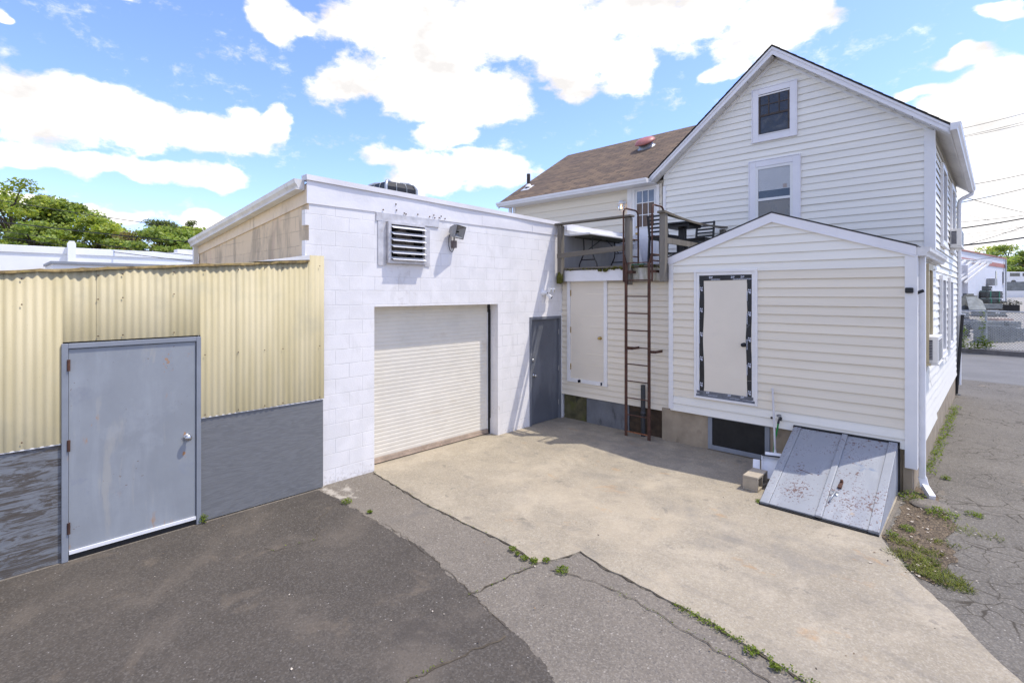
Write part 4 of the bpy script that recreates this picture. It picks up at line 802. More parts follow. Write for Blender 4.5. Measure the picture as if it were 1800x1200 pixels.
# taped door
mb = MB(); frame_y(mb, -3.705, -2.70, .855, 2.975, .035, SY, .05); frame_y(mb, -3.67, -2.735, .875, 2.94, .05, SY, .035); df = obj('door_frame', mb, m_wtrim, ad, .003)
mb = MB(); mb.box(-3.62, -2.785, SY-.028, SY-.003, .90, 2.895); td = obj('door', mb, m_creamd, ad)
mb = MB(); y = SY-.029
def tape(x0, x1, zs, j=.006, m=0, mb=mb, y=y):
    pts = []; rn = random.Random(int(x0*50))
    n = 14
    A = [(x0+rn.uniform(-j, j)+.012*math.sin(i*.7), zs[0]+(zs[1]-zs[0])*i/n) for i in range(n+1)]; B = [(x1+rn.uniform(-j, j)*.5+.010*math.sin(i*.7), zs[0]+(zs[1]-zs[0])*i/n) for i in range(n+1)]
    for i in range(n): mb.face([(A[i][0], y-.002*(i % 2), A[i][1]), (B[i][0], y-.002*(i % 2), B[i][1]), (B[i+1][0], y-.002*((i+1) % 2), B[i+1][1]), (A[i+1][0], y-.002*((i+1) % 2), A[i+1][1])], m)
tape(-3.625, -3.545, (.93, 2.88)); tape(-2.865, -2.785, (.93, 2.88))
mb.prism([(-3.63, y-.004, 2.80), (-2.78, y-.004, 2.81), (-2.775, y-.004, 2.895), (-3.63, y-.004, 2.89)], (0, .003, 0))
tp = obj('tape', mb, m_tape, td)
mb = MB(); mb.box(-3.66, -2.76, SY-.036, SY-.030, .935, .985); mb.prism([(-3.69, SY-.05, .862), (-2.725, SY-.05, .862), (-2.745, SY-.033, .936), (-3.67, SY-.033, .936)], (0, .012, 0)); obj('sill_tape', mb, m_tapeg, td)
# printing on the tape: ZIP with smaller lines beneath
STROKES = {'Z': [((0,1),(.7,1)), ((.7,1),(0,0)), ((0,0),(.7,0))], 'I': [((.2,0),(.2,1))], 'P': [((0,0),(0,1)), ((0,1),(.6,1)), ((.6,1),(.6,.5)), ((.6,.5),(0,.5))]}
def print_mark(cx, cz, ang, s=.034):
    mb = MB()
    ca, sa = math.cos(ang), math.sin(ang); yy = SY-.0345
    def T(u, v): return Vector((cx+ca*u-sa*v, yy, cz+sa*u+ca*v))
    x = 0
    for ch, w in (('Z', .9), ('I', .45), ('P', .8)):
        for (a, b) in STROKES[ch]:
            mb.beam(T((x+a[0])*s, a[1]*s), T((x+b[0])*s, b[1]*s), .0015, .0085, up=(0, 0, 1) if abs(T(a[0],a[1]).z-T(b[0],b[1]).z) < .3*abs(T(a[0],a[1]).x-T(b[0],b[1]).x) else (1, 0, 0))
        x += w
    rn = random.Random(int(cz*100))
    for k in range(2):
        u = .0
        while u < .15:
            l = rn.uniform(.008, .02); a, b = T(u+.03, -.014-k*.011), T(u+.03+l, -.014-k*.011); mb.beam(a, b, .0012, .006, up=(0, 0, 1) if abs((b-a).x) > abs((b-a).z) else (1, 0, 0)); u += l+.006
    mb.v = [(v[0], v[1]-.0008, v[2]) for v in mb.v]; obj('lettering', mb, m_print, td)
for z in (1.12, 1.55, 1.95, 2.35, 2.70): print_mark(-3.60, z, -R(90)); print_mark(-2.835, z-.04, -R(90))
for x in (-3.45, -3.1, -2.95): print_mark(x, 2.84, 0, .026)
for x in (-3.5, -3.15, -2.95): print_mark(x, .952, 0, .024)
knob(td, (-2.90, SY-.028, 1.79), (0, -1, 0), m_blackm, .032)
# cream door under the deck
mb = MB(); frame_y(mb, -6.44, -5.475, .79, 2.90, .075, YB, .045); obj('door_frame', mb, m_wtrim, ad, .003)
mb = MB(); mb.box(-6.36, -5.555, YB-.025, YB, .83, 2.83); cdo = obj('door', mb, m_creamd, ad)
knob(cdo, (-5.63, YB-.025, 1.72), (0, -1, 0), m_brass, .03)
for z in (1.1, 1.85, 2.6):
    mb = MB(); mb.box(-6.372, -6.345, YB-.034, YB-.026, z-.06, z+.06); obj('hinge', mb, m_brass, cdo)
mb = MB(); mb.box(-6.36, -5.555, YB-.04, YB-.002, .80, .829); obj('sill', mb, m_tapeg, cdo)
mb = MB(); mb.obox((-6.13, YB-.043, .825), (.035, 0, .005), (0, .002, 0), (0, 0, .028)); mb.obox((-5.60, YB-.043, .83), (.02, 0, .005), (0, .002, 0), (0, 0, .03)); obj('tape_scrap', mb, m_blue, cdo)
# tan window on the side
side_window(9.30, 9.95, 1.60, 3.02, SX1, ad, M('tan_window_frame', (.50,.42,.27), .5, .06))

# ------------------------------------------------------------------ roof deck
dk = thing('roof_deck', 'small roof deck of weathered grey timber with mossy edge boards and simple railings', 'deck', (-5.4, 9.7, 2.84))
DZ0 = 3.11
mb = MB()
for k in range(20):
    y0 = 8.20+k*.147; mb.box(WX+.06, -4.16, y0, y0+.141, DZ0-.035, DZ0)
obj('floor', mb, m_woodh, dk)
mb = MB(); mb.box(WX+.09, -5.02, 8.235, 8.275, 2.835, 3.055); o = obj('rim_board', mb, m_gutter2, dk, .004)
mb = MB(); mb.box(-5.02, -4.28, 8.245, 8.28, 2.82, 3.06); o = obj('rim_board', mb, m_dirtyw, dk); o['label'] = 'stained rim board behind the ladder'
mb = MB(); mb.box(WX+.03, WX+.09, 8.21, 8.30, 2.80, 3.1); obj('end_board', mb, m_dirtyw, dk)
mb = MB(); rn = random.Random(9)
for k in range(70):
    x = rn.uniform(-6.4, -4.25) if k > 40 else rn.gauss(-5.35, .25); x = min(max(x, -6.4), -4.22); s = rn.uniform(.012, .035)
    mb.lathe([(0, s*.5), (s*.7, s*.35), (s, 0), (s*.7, -s*.6), (0, -s*.9)], (x, 8.20+rn.uniform(-.004, .02), DZ0-.035+rn.uniform(-.02, .02)-(.03 if abs(x+5.5) < .12 else 0)), (0, 0, 1), 7)
obj('moss', mb, m_moss2, dk)
def post(x, y, z0, z1, lean=0, w=.105):
    mb = MB(); mb.prism([(x-w/2, y-w/2, z0), (x+w/2, y-w/2, z0), (x+w/2, y+w/2, z0), (x-w/2, y+w/2, z0)], (lean, 0, z1-z0)); return obj('post', mb, m_wood, dk, .006)
post(-6.47, 8.17, 2.80, 3.97); post(-4.90, 8.18, 2.75, 3.975); post(-4.215, 8.18, 2.80, 3.985); post(-4.33, 11.08, 3.1, 3.97)
mb = MB(); mb.box(-6.53, -6.42, 8.108, 8.112, 2.79, 2.95); mb.lathe([(0, 0), (.065, .03), (.06, .2), (.03, .26)], (-6.47, 8.15, 2.78), (0, 0, 1), 9); obj('moss', mb, m_moss2, dk)
mb = MB(); mb.prism([(WX+.005, 8.09, 3.985), (-4.82, 8.09, 3.985), (-4.82, 8.25, 3.985), (WX+.005, 8.25, 3.985)], (0, 0, .035)); obj('top_rail', mb, m_woodh, dk, .004)
mb = MB(); mb.beam((-6.52, 8.12, 3.35), (-4.95, 8.12, 3.425), .035, .095); obj('mid_rail', mb, m_woodh, dk, .004)
mb = MB(); vs = []; n = 12
for i in range(n+1):
    t = i/n; y = 8.08+t*3.07; z = 4.0-.045*math.sin(math.pi*t)+.02*t; tw = .35*math.sin(math.pi*t); xx = -4.215-.11*t
    a = Vector((math.cos(tw)*.07, 0, -math.sin(tw)*.07)); c = Vector((xx, y, z)); u = Vector((0, 0, .019)); vs += [c-a-u, c+a-u, c+a+u, c-a+u]
fs = [(0, 1, 2, 3), (4*n+3, 4*n+2, 4*n+1, 4*n)]
for i in range(n):
    for j in range(4): fs.append((4*i+j, 4*i+(j+1) % 4, 4*i+4+(j+1) % 4, 4*i+4+j))
mb.idx(vs, fs); obj('top_rail', mb, M('weathered_side_rail', (.16,.14,.11), .85, .25, 5, .5, 30, stretch=(3,.25,3), spots=[((.10,.08,.06), 6, .52, .68, (5,.4,5), .7)]), dk)
mb = MB(); mb.beam((-4.215, 8.22, 3.52), (-4.33, 11.05, 3.53), .035, .10); obj('mid_rail', mb, m_wood, dk)
mb = MB(); mb.box(-4.95, -4.35, 8.5, 9.4, DZ0+.002, DZ0+.014); mb.box(-4.93, -4.60, 8.19, 8.5, DZ0+.002, DZ0+.016)
solo('door_mat', mb, M('green_mat', (.03,.20,.10), .9, .3, 12), 'green outdoor mat on the deck floor behind the ladder top', 'mat')

# folding table seen from below
ft = thing('folding_table', 'long white plastic folding table with curved grey legs standing on the deck', 'table', (-6.27, 9.42, DZ0))
mb = MB(); mb.box(-6.52, -6.0, 8.52, 10.35, 3.79, 3.835); obj('tabletop', mb, m_white, ft, .012)
mb = MB(); mb.box(-6.50, -6.02, 8.54, 10.33, 3.775, 3.789); mb.box(-6.44, -6.42, 8.6, 10.3, 3.75, 3.776); mb.box(-6.10, -6.08, 8.6, 10.3, 3.75, 3.776); obj('underframe', mb, M('dark_underside', (.10,.105,.09), .7, .2), ft)
for y, s in ((8.82, 1), (10.02, -1)):
    mb = MB()
    for x, sg in ((-6.46, -1), (-6.05, 1)):
        mb.tube([(x-sg*.09, y, 3.76), (x-sg*.10, y, 3.55), (x-sg*.09, y, 3.42), (x-sg*.02, y, 3.28), (x+sg*.02, y, 3.2), (x+sg*.025, y, DZ0+.01)], .014, 8)
    mb.tube([(-6.42, y, 3.30), (-6.09, y, 3.30)], .012, 8); mb.tube([(-6.26, y, 3.5), (-6.26, y+s*.5, 3.76)], .010, 8); mb.tube([(-6.36, y, 3.5), (-6.15, y, 3.5)], .010, 8); obj('leg', mb, m_blackm, ft)
mb = MB(); mb.prism([(-6.12, 10.45, 3.12), (-5.86, 10.45, 3.12), (-6.06, 10.6, 3.62), (-6.3, 10.6, 3.62)], (-.03, .03, 0)); solo('plastic_sheet', mb, m_white, 'pale flat plastic sheet leaning behind the folding table on the deck', 'sheet')
# bar chairs and table
SZ = .55
def make_chair():
    t = thing('bar_chair', 'dark slatted chair right behind the timber corner post of the deck', 'chair', (0, 0, 0), 'dark slatted chairs on the deck')
    for (x, y) in ((-.19, .17), (.19, .17)): mb = MB(); mb.beam((x, y+.02, 0), (x, y, SZ), .034, .034); obj('leg', mb, m_blackm, t, local=True)
    for x in (-.19, .19): mb = MB(); mb.beam((x, -.23, 0), (x, -.19, SZ), .036, .036); mb.beam((x, -.19, SZ), (x, -.25, .95), .034, .034); obj('leg', mb, m_blackm, t, local=True)
    mb = MB()
    for k in range(6): mb.box(-.22, .22, -.20+k*.072, -.135+k*.072, SZ, SZ+.022)
    mb.box(-.2, .2, -.19, .19, SZ-.05, SZ-.002); obj('seat', mb, m_blackm, t, local=True)
    for k in range(5):
        z = .64+k*.072; mb = MB(); mb.obox((0, -.199-(z-SZ)*.15, z), (.175, 0, 0), (0, .009, 0), (0, 0, .017)); obj('slat', mb, m_blackm, t, local=True)
    mb = MB(); mb.beam((-.19, -.215, .2), (.19, -.215, .2), .02, .035); mb.beam((-.19, .18, .25), (.19, .18, .25), .02, .035); mb.beam((-.19, -.215, .23), (-.19, .18, .23), .02, .03); mb.beam((.19, -.215, .23), (.19, .18, .23), .02, .03); obj('stretcher', mb, m_blackm, t, local=True)
    return t
ch = make_chair(); ch.location = (-4.62, 8.98, DZ0); ch.rotation_euler = (0, 0, R(-4))
c2 = copy_tree(ch); c2.location = (-4.56, 10.45, DZ0+.06); c2.rotation_euler = (0, 0, R(176)); c2['label'] = 'dark slatted chair farther back, beyond the small dark table beside the railing'
bt = thing('bistro_table', 'small dark square pedestal table between the two slatted deck chairs', 'table', (-4.6, 9.72, DZ0))
mb = MB(); mb.box(-4.92, -4.28, 9.4, 10.02, 3.955, 3.99); obj('tabletop', mb, m_blackm, bt, .005)
mb = MB(); mb.box(-4.66, -4.54, 9.66, 9.78, 3.15, 3.954); mb.box(-4.85, -4.35, 9.68, 9.76, DZ0+.002, 3.15); mb.box(-4.64, -4.56, 9.47, 9.97, DZ0+.004, 3.145); mb.prism([(-4.86, 9.45, 3.9), (-4.34, 9.45, 3.9), (-4.34, 9.99, 3.9), (-4.86, 9.99, 3.9)], (0, 0, .054)); obj('pedestal', mb, m_blackm, bt)
# porch lamp
c = Vector((-6.86, WYY-.02, 4.66)); pl = thing('porch_lamp', 'lit jar-shaped porch lamp on the cream wing wall left of the deck door', 'lamp', c)
mb = MB(); mb.lathe([(0, .26), (.045, .255), (.06, .21), (.085, .20), (.085, .17), (.06, .165)], c+Vector((0, -.14, 0)), (0, 0, 1), 18); mb.tube([c+Vector((0, 0, .2)), c+Vector((0, -.14, .23))], .02, 8); mb.box(c.x-.05, c.x+.05, c.y-.01, c.y+.018, c.z+.13, c.z+.25); obj('fitting', mb, m_white, pl)
mg, ntg, pg, tcg = newmat('clear_jar'); pg.inputs['Transmission Weight'].default_value = 1; pg.inputs['Roughness'].default_value = .05; pg.inputs['Base Color'].default_value = (.95, .95, .95, 1)
mb = MB(); mb.lathe([(.06, .165), (.08, .15), (.085, .06), (.07, .01), (0, 0)], c+Vector((0, -.14, 0)), (0, 0, 1), 18); obj('jar', mb, mg, pl)
mb = MB(); mb.lathe([(0, .04), (.028, .055), (.034, .085), (.02, .12), (.012, .165)], c+Vector((0, -.14, 0)), (0, 0, 1), 14); obj('bulb', mb, m_glow, pl)
ld = bpy.data.lights.new('lamp_light', 'POINT'); ld.energy = 2.5; ld.color = (1, .62, .28); ld.shadow_soft_size = .03; lo_ = bpy.data.objects.new('lamp_light', ld); COL.objects.link(lo_); lo_.parent = pl; lo_.location = (0, -.14, .085)

# ------------------------------------------------------------------ rusty ladder
la = thing('ladder', 'rusty iron ladder with two hooped handrails going up to the roof deck', 'ladder', (-4.7, 8.15, 0))
L0, L1, LYY = -4.905, -4.445, 8.10
for x in (L0, L1):
    mb = MB(); mb.box(x-.028, x+.028, LYY-.012, LYY, .015, 3.13); mb.box(x-.028, x-.020, LYY, LYY+.035, .015, 3.13); obj('stile', mb, m_rust, la)
    s = -1 if x == L0 else 1; hx = x+s*.055
    mb = MB(); mb.tube([(x, LYY, 3.08), (hx, LYY-.0, 3.30)], .018, 8); mb.beam((x, LYY, 3.10), (hx, LYY, 3.29), .03, .03)
    pts = [(hx, LYY, 2.80), (hx, LYY, 4.06)]+[(hx, LYY+.08-.08*math.cos(a), 4.06+.09*math.sin(a)) for a in (.5, 1.0, 1.57)]
    e = .52 if s < 0 else .42
    pts += [(hx, LYY+e-.10+.10*math.sin(a), 4.05+.10*math.cos(a)) for a in (0, .5, 1.0, 1.57)]+[(hx, LYY+e, DZ0+.02)]
    mb.tube(pts, .017, 8)
    for z in (3.17, 3.28, 3.60): mb.beam((hx, LYY, z), (hx, LYY+e, z), .022, .022)
    obj('handrail', mb, m_rust, la)
for z in [.10+.305*k for k in range(9)]:
    mb = MB(); mb.tube([(L0+.02, LYY-.003, z), (L1-.02, LYY-.003, z)], .0105, 8); obj('rung', mb, m_rust if z > .15 else m_rust2, la)
mb = MB(); mb.beam((L0-.055, LYY, 2.83), (L1+.055, LYY, 2.83), .016, .02); obj('crossbar', mb, m_rust, la); mb = MB(); mb.beam((L0+.02, LYY, 3.14), (L1-.02, LYY, 3.14), .016, .02); obj('crossbar', mb, m_rust, la)
for (x, z, s) in ((L0, 1.60, 1), (L1, 1.57, 1), (L0, 2.98, 1), (L1, 2.98, 1)):
    mb = MB(); mb.beam((x+.02, LYY, z), (x+.115, LYY+.02, z), .008, .05); mb.beam((x+.11, LYY+.02, z), (x+.115, YB-.02 if z < 2 else 8.235, z), .008, .045); obj('bracket', mb, m_rust, la)
# dark vent pipe behind the ladder
mb = MB(); mb.tube([(-4.66, 8.27, .0), (-4.66, 8.27, .94)], .042, 14); mb.lathe([(.042, 0), (.047, .005), (.047, .06), (.042, .065)], (-4.66, 8.27, .40), (0, 0, 1), 14); mb.lathe([(.040, 0), (.036, 0), (.036, -.2)], (-4.66, 8.27, .941), (0, 0, 1), 14)
solo('drain_pipe', mb, m_pvc, 'dark upright pipe standing behind the lower rungs of the ladder', 'pipe')

# ------------------------------------------------------------------ bulkhead cellar door
bk = thing('bulkhead_door', 'sloping grey-blue steel cellar doors with chipped paint against the addition', 'cellar door', (-1.55, 7.4, 0))
B0, B1 = Vector((0, 6.60, .045)), Vector((0, 8.26, .635)); bd = (B1-B0); bn = Vector((0, -bd.z, bd.y)).normalized()
def bp(x, t, h=0): v = B0+bd*t+bn*h; return (x, v.y, v.z)
def bslab(mb, x0, x1, t0, t1, h0, h1, x0b=None, x1b=None):
    x0b = x0 if x0b is None else x0b; x1b = x1 if x1b is None else x1b
    P = [bp(x0, t0, h0), bp(x1, t0, h0), bp(x1b, t1, h0), bp(x0b, t1, h0)]; mb.prism(P, bn*(h1-h0)); return mb
mb = MB(); bslab(mb, -2.13, -2.03, 0, 1, -.03, .012, -2.19, -2.09); bslab(mb, -1.03, -.93, 0, 1, -.03, .018, -1.06, -.965); o = obj('side_rail', mb, m_bulk, bk, .006)
mb = MB(); bslab(mb, -2.028, -1.535, .005, .995, -.02, .004, -2.088, -1.585); dl = obj('door_leaf', mb, m_bulk, bk, .004); dl['label'] = 'left leaf with large rusty scraped patch'
mb = MB(); bslab(mb, -1.465, -1.032, .005, .995, -.02, .004, -1.515, -1.062); dr2 = obj('door_leaf', mb, m_bulk, bk, .004); dr2['label'] = 'right leaf with latch and pull handle'
mb = MB(); bslab(mb, -1.535, -1.465, 0, 1.0, -.01, .026, -1.585, -1.515); obj('centre_strip', mb, m_bulk, bk, .010)
mb = MB()
for i in range(5): t = .44+i*.015
mb.prism([bp(-1.9, .45, .0045), bp(-1.72, .42, .0045), bp(-1.72, .425, .0045), bp(-1.9, .455, .0045)], bn*.0006); obj('scratch', mb, m_rust, dl)
mb = MB(); p = Vector(bp(-1.40, .38, .008)); mb.obox(p, (.018, 0, 0), bd.normalized()*.045, bn*.006); mb.lathe([(0, .03), (.016, .028), (.018, 0)], p+bd.normalized()*.05, bn, 12); mb.obox(p-bd.normalized()*.055+bn*.008, (.02, 0, 0), bd.normalized()*.03, bn*.012); obj('latch', mb, m_rust, dr2)
mb = MB(); a = Vector(bp(-1.42, .265, .004)); b = Vector(bp(-1.44, .18, .004)); mb.tube([a, a+bn*.035, b+bn*.04, b+bn*.01], .009, 8); mb.lathe([(0, .008), (.03, .006), (.034, 0)], a, bn, 14); mb.beam(a+Vector((-.035, 0, 0))+bn*.035, a+Vector((.035, 0, 0))+bn*.035, .012, .012); obj('handle', mb, m_galv, dr2)
for sx, n_ in ((-.93, 1), (-2.13, -1)):
    xo = sx; xt = -.965 if n_ > 0 else -2.19
    mb = MB(); A = [(xo, 6.60, .0), bp(xo, 0, -.02), bp(xt, 1, -.02), (xt, 8.26, .0)]
    mb.prism(A, (-.012*n_, 0, 0)); obj('side_panel', mb, M('grey_blue_side_steel', (.33,.345,.385), .55, .15, 2, spots=[((.15,.13,.12), 5, .6, .72, (1,1,1), .5)]), bk)  # side panels in a slightly paler grey-blue than the door leaves
mb = MB(); mb.box(-2.13, -.93, 6.585, 6.60, .0, .03); obj('bottom_lip', mb, m_black, bk)
mb = MB(); mb.box(-2.20, -.96, 8.262, 8.285, .615, .66); mb.box(-2.2, -.95, 8.25, 8.262, .63, .645); mb.box(-.96, -.945, 8.25, 8.285, .02, .66); obj('top_flashing', mb, m_black, bk)

# ------------------------------------------------------------------ small things by the cellar door
def on_plane_y(px, py, y):
    a = at(px, py, 1.0); o = Vector((0, 0, CAMZ)); d = a-o; return o+d*(y/d.y)
cb = thing('cinder_block', 'tan hollow concrete block lying on its side next to the cellar door', 'concrete block', (-2.36, 7.08, .014))
mb = MB(); L = []; Wd, Ln, Hh = .19, .39, .19; t = .032
def cbx(a0, a1, b0, b1, c0, c1): mb.box(-2.46+a0, -2.46+a1, 6.96+b0, 6.96+b1, .014+c0, .014+c1)
cbx(0, Wd, 0, Ln, 0, t); cbx(0, Wd, 0, Ln, Hh-t, Hh)
for y0 in (0, Ln/2-t/2, Ln-t): cbx(0, Wd, y0, y0+t, t, Hh-t)
cbx(.002, .02, t, Ln-t, t, Hh-t)
obj('body', mb, m_cinder, cb, .006); cb.rotation_euler = (0, 0, 0)
top = on_plane_y(1358, 683, 8.22); bot = on_plane_y(1363, 803, 8.0)
br = thing('squeegee', 'long white-handled squeegee leaning on the siding behind the cinder block', 'squeegee', (bot.x, bot.y, .014))
mb = MB(); mb.tube([bot, top], .0145, 10); mb.lathe([(.0155, 0), (.016, .02), (0, .021)], top-(top-bot).normalized()*.01, (top-bot), 10); obj('handle', mb, M('grey_white_pole', (.62,.60,.60), .45, .08), br)
d_ = (top-bot).normalized(); mb = MB(); mb.lathe([(.016, .10), (.020, .05), (.035, 0), (.05, -.03), (0, -.03)], bot, d_, 14); mb.obox(bot-d_*.05, (.12, .03, 0), (-.006, .02, .0), d_*.02); obj('head', mb, m_white, br)
mb = MB(); mb.obox(bot-d_*.085, (.125, .032, 0), (-.002, .006, .0), d_*.018); obj('blade', mb, m_black, br)
dp = thing('dustpan', 'white plastic dustpan tilted between the cinder block and the cellar door', 'dustpan', (-2.30, 7.55, .014))
c = Vector((-2.27, 7.58, .17)); ux = Vector((.93, .30, 0)).normalized(); uy = Vector((-.22, .70, .68)).normalized(); un = ux.cross(uy)
mb = MB(); mb.obox(c, ux*.14, uy*.16, un*.006); mb.obox(c-ux*.14+un*.03, ux*.006, uy*.16, un*.034); mb.obox(c+ux*.14+un*.03, ux*.006, uy*.16, un*.034); mb.obox(c+uy*.16+un*.03, ux*.14, uy*.006, un*.034); obj('pan', mb, m_white, dp, .004)
mb = MB(); mb.obox(c-ux*.21-uy*.02-un*.02, ux*.045, uy*.14, un*.015); mb.obox(c+uy*.19+un*.04, ux*.10, uy*.035, un*.012); obj('rim', mb, m_white, dp, .004)
mb = MB(); mb.obox(c+uy*.155+un*.066, ux*.142, uy*.010, un*.004); obj('lip', mb, m_black, dp)
sp = thing('water_spigot', 'dark brass hose spigot on the white siding above the cellar door', 'spigot', (-2.36, 8.25, .70))
mb = MB(); mb.lathe([(.035, 0), (.03, .01), (.014, .014), (.014, .07)], (-2.38, 8.288, .72), (0, -1, 0), 12); mb.tube([(-2.38, 8.23, .72), (-2.38, 8.20, .70), (-2.385, 8.19, .66)], .016, 8); obj('body', mb, m_blackm, sp)
mb = MB(); mb.tube([(-2.38, 8.225, .735), (-2.38, 8.215, .775)], .006, 6); mb.lathe([(.0, 0), (.034, .0), (.034, .012), (0, .012)], (-2.38, 8.215, .77), (0, -.3, 1), 10); obj('valve', mb, m_greym, sp)
mb = MB(); mb.lathe([(.018, 0), (.016, .02), (0, .022)], (-2.50, 8.287, .715), (0, -1, 0), 12); obj('pipe_stub', mb, m_blackm, sp)
mb = MB(); mb.tube([(-2.385, 8.19, .665), (-2.39, 8.185, .60), (-2.41, 8.18, .5), (-2.43, 8.17, .38), (-2.43, 8.15, .25), (-2.41, 8.12, .1), (-2.38, 8.05, .03), (-2.30, 7.95, .03), (-2.26, 7.85, .03)], .0125, 10)
solo('garden_hose', mb, m_hose, 'green garden hose hanging down from the spigot', 'hose')

# ------------------------------------------------------------------ lamps and cameras on walls
fl = thing('floodlight', 'grey metal floodlight with open reflector on the white garage wall right of the vent', 'floodlight', (WX+.05, 5.44, 3.5))
fc = Vector((WX+.12, 5.40, 3.62)); fn = Vector((.85, .26, -.24)).normalized(); fu = Vector((0, .03, 1)); fsd = fn.cross(fu).normalized(); fu = fsd.cross(fn)
def ring(c, w, h): return [c-fsd*w-fu*h, c+fsd*w-fu*h, c+fsd*w+fu*h, c-fsd*w+fu*h]
mb = MB(); A = ring(fc-fn*.09, .055, .045); B = ring(fc+fn*.03, .125, .10); Cc = ring(fc+fn*.10, .135, .108); n = 4
mb.idx(A+B+Cc, [(3,2,1,0)]+[(k*4+i, k*4+(i+1) % 4, k*4+4+(i+1) % 4, k*4+4+i) for k in (0, 1) for i in range(4)]); obj('housing', mb, m_greym, fl)
mb = MB(); D_ = ring(fc+fn*.098, .122, .095); E_ = ring(fc+fn*.0, .04, .03); mb.idx(D_+E_, [(4,5,6,7)]+[(i, (i+1) % 4, 4+(i+1) % 4, 4+i) for i in range(4)]); obj('reflector', mb, M('dull_reflector', (.36,.36,.36), .35, .15, 6, metal=.4), fl)
mb = MB(); mb.tube([fc+fn*.03-fsd*.05, fc+fn*.03+fsd*.05], .012, 8); obj('bulb', mb, m_dark, fl)
mb = MB(); mb.box(WX+.001, WX+.075, 5.40, 5.47, 3.35, 3.47); obj('mount_box', mb, M('brown_mount_box', (.20,.16,.15), .6, .2, 8), fl, .004); mb = MB(); mb.tube([(WX+.04, 5.435, 3.46), (WX+.05, 5.43, 3.52), fc-fn*.02-fu*.07], .013, 8); obj('arm', mb, m_greym, fl)
mb = MB(); mb.tube([fc-fn*.09-fu*.02, (WX+.03, 5.33, 3.50), (WX+.03, 5.33, 3.38), (WX+.03, 5.36, 3.30), (WX+.035, 5.40, 3.28), (WX+.04, 5.43, 3.33), (WX+.04, 5.435, 3.36)], .006, 6); obj('cable', mb, m_blackm, fl)
sc_ = thing('security_camera', 'white twin-light security camera on the garage wall above the grey corner door', 'camera', (WX, 7.75, 2.6))
c = Vector((WX, 7.76, 2.60)); mb = MB(); mb.lathe([(.06, 0), (.062, .03), (.05, .06), (.025, .075), (.02, .12)], c, (1, 0, 0), 18); mb.tube([c+Vector((.07, 0, 0)), c+Vector((.10, .03, .04)), c+Vector((.10, .12, .05))], .014, 8); mb.tube([c+Vector((.08, 0, -.01)), c+Vector((.12, .02, -.045))], .014, 8); obj('base', mb, m_white, sc_)
for dy in (.06, .16):
    q = c+Vector((.13, dy, .055)); mb = MB(); mb.obox(q, Vector((.6, .25, -.25)).normalized()*.028, Vector((-.25, .6, 0)).normalized()*.036, (.01, .005, .040)); lh = obj('light_head', mb, m_white, sc_, .010)
    mb = MB(); d1 = Vector((.6, .25, -.25)).normalized(); mb.obox(q+d1*.029, d1*.001, Vector((-.25, .6, 0)).normalized()*.026, (.008, .004, .028)); obj('lens', mb, M('pale_lens', (.50,.47,.38), .3, .05), lh)
q = c+Vector((.15, .035, -.065)); dcam = Vector((.6, .25, -.45)).normalized(); s_ = Vector((-.25, .6, 0)).normalized(); u_ = s_.cross(dcam)
mb = MB(); mb.obox(q, dcam*.045, s_*.032, u_*.030); cb_ = obj('camera_body', mb, m_white, sc_, .008); mb = MB(); mb.obox(q+dcam*.046, dcam*.002, s_*.026, u_*.024); obj('lens', mb, m_blackm, cb_)
bc = thing('security_camera', 'small black security camera on the white corner board of the addition', 'camera', (SX1-.05, SY-.036, 2.6))
mb = MB(); mb.box(SX1-.09, SX1-.005, SY-.075, SY-.024, 2.60, 2.67); obj('body', mb, m_blackm, bc, .012)
mb = MB(); mb.tube([(SX1+.014, SY+.03, 2.62), (SX1+.03, SY+.03, 2.61)], .02, 8); mb.obox((SX1+.055, SY+.02, 2.615), Vector((.04, .0, .018)), Vector((0, .02, 0)), Vector((-.008, 0, .018))); obj('side_sensor', mb, m_blackm, bc, .006)

# window air conditioners
def aircon(x, y0, y1, z0, z1, dpt, label):
    t = thing('air_conditioner', label, 'air conditioner', (x, (y0+y1)/2, z0), 'window air conditioners')
    mb = MB(); mb.box(x+.03, x+dpt, y0, y1, z0, z1); obj('casing', mb, m_whitea, t, .008)
    mb = MB(); mb.box(x+.05, x+dpt*.62, y0-.004, y0-.001, z0+.05, z1-.05); g = obj('grille', mb, M('grille_dark', (.05,.05,.06), .6), t)
    mb = MB(); n = int((z1-z0-.1)/.022)
    for k in range(n): z = z0+.055+k*.022; mb.box(x+.048, x+dpt*.62, y0-.009, y0-.0045, z, z+.009)
    obj('louvre', mb, M('grille_grey', (.35,.35,.38), .5), g)
    mb = MB()
    for k in range(9):
        z = z0+.04+k*(z1-z0-.08)/9; mb.box(x+dpt+.001, x+dpt+.003, y0+.06, y1-.06, z, z+.016)
    obj('side_vent', mb, m_blackm, t)
    mb = MB(); mb.box(x+.03, x+dpt+.01, y0-.01, y1+.01, z0-.025, z0-.002); mb.beam((x+.04, y0+.1, z0-.025), (x+.015, y0+.1, z0-.14), .02, .02); obj('bracket', mb, m_whitea, t)
aircon(SX1, 9.35, 10.0, 1.60, 1.98, .165, 'white window air conditioner low on the side wall by the white downspout')
aircon(HX1, 14.7, 15.6, 3.62, 4.0, .22, 'white window air conditioner high on the side wall, upstairs')
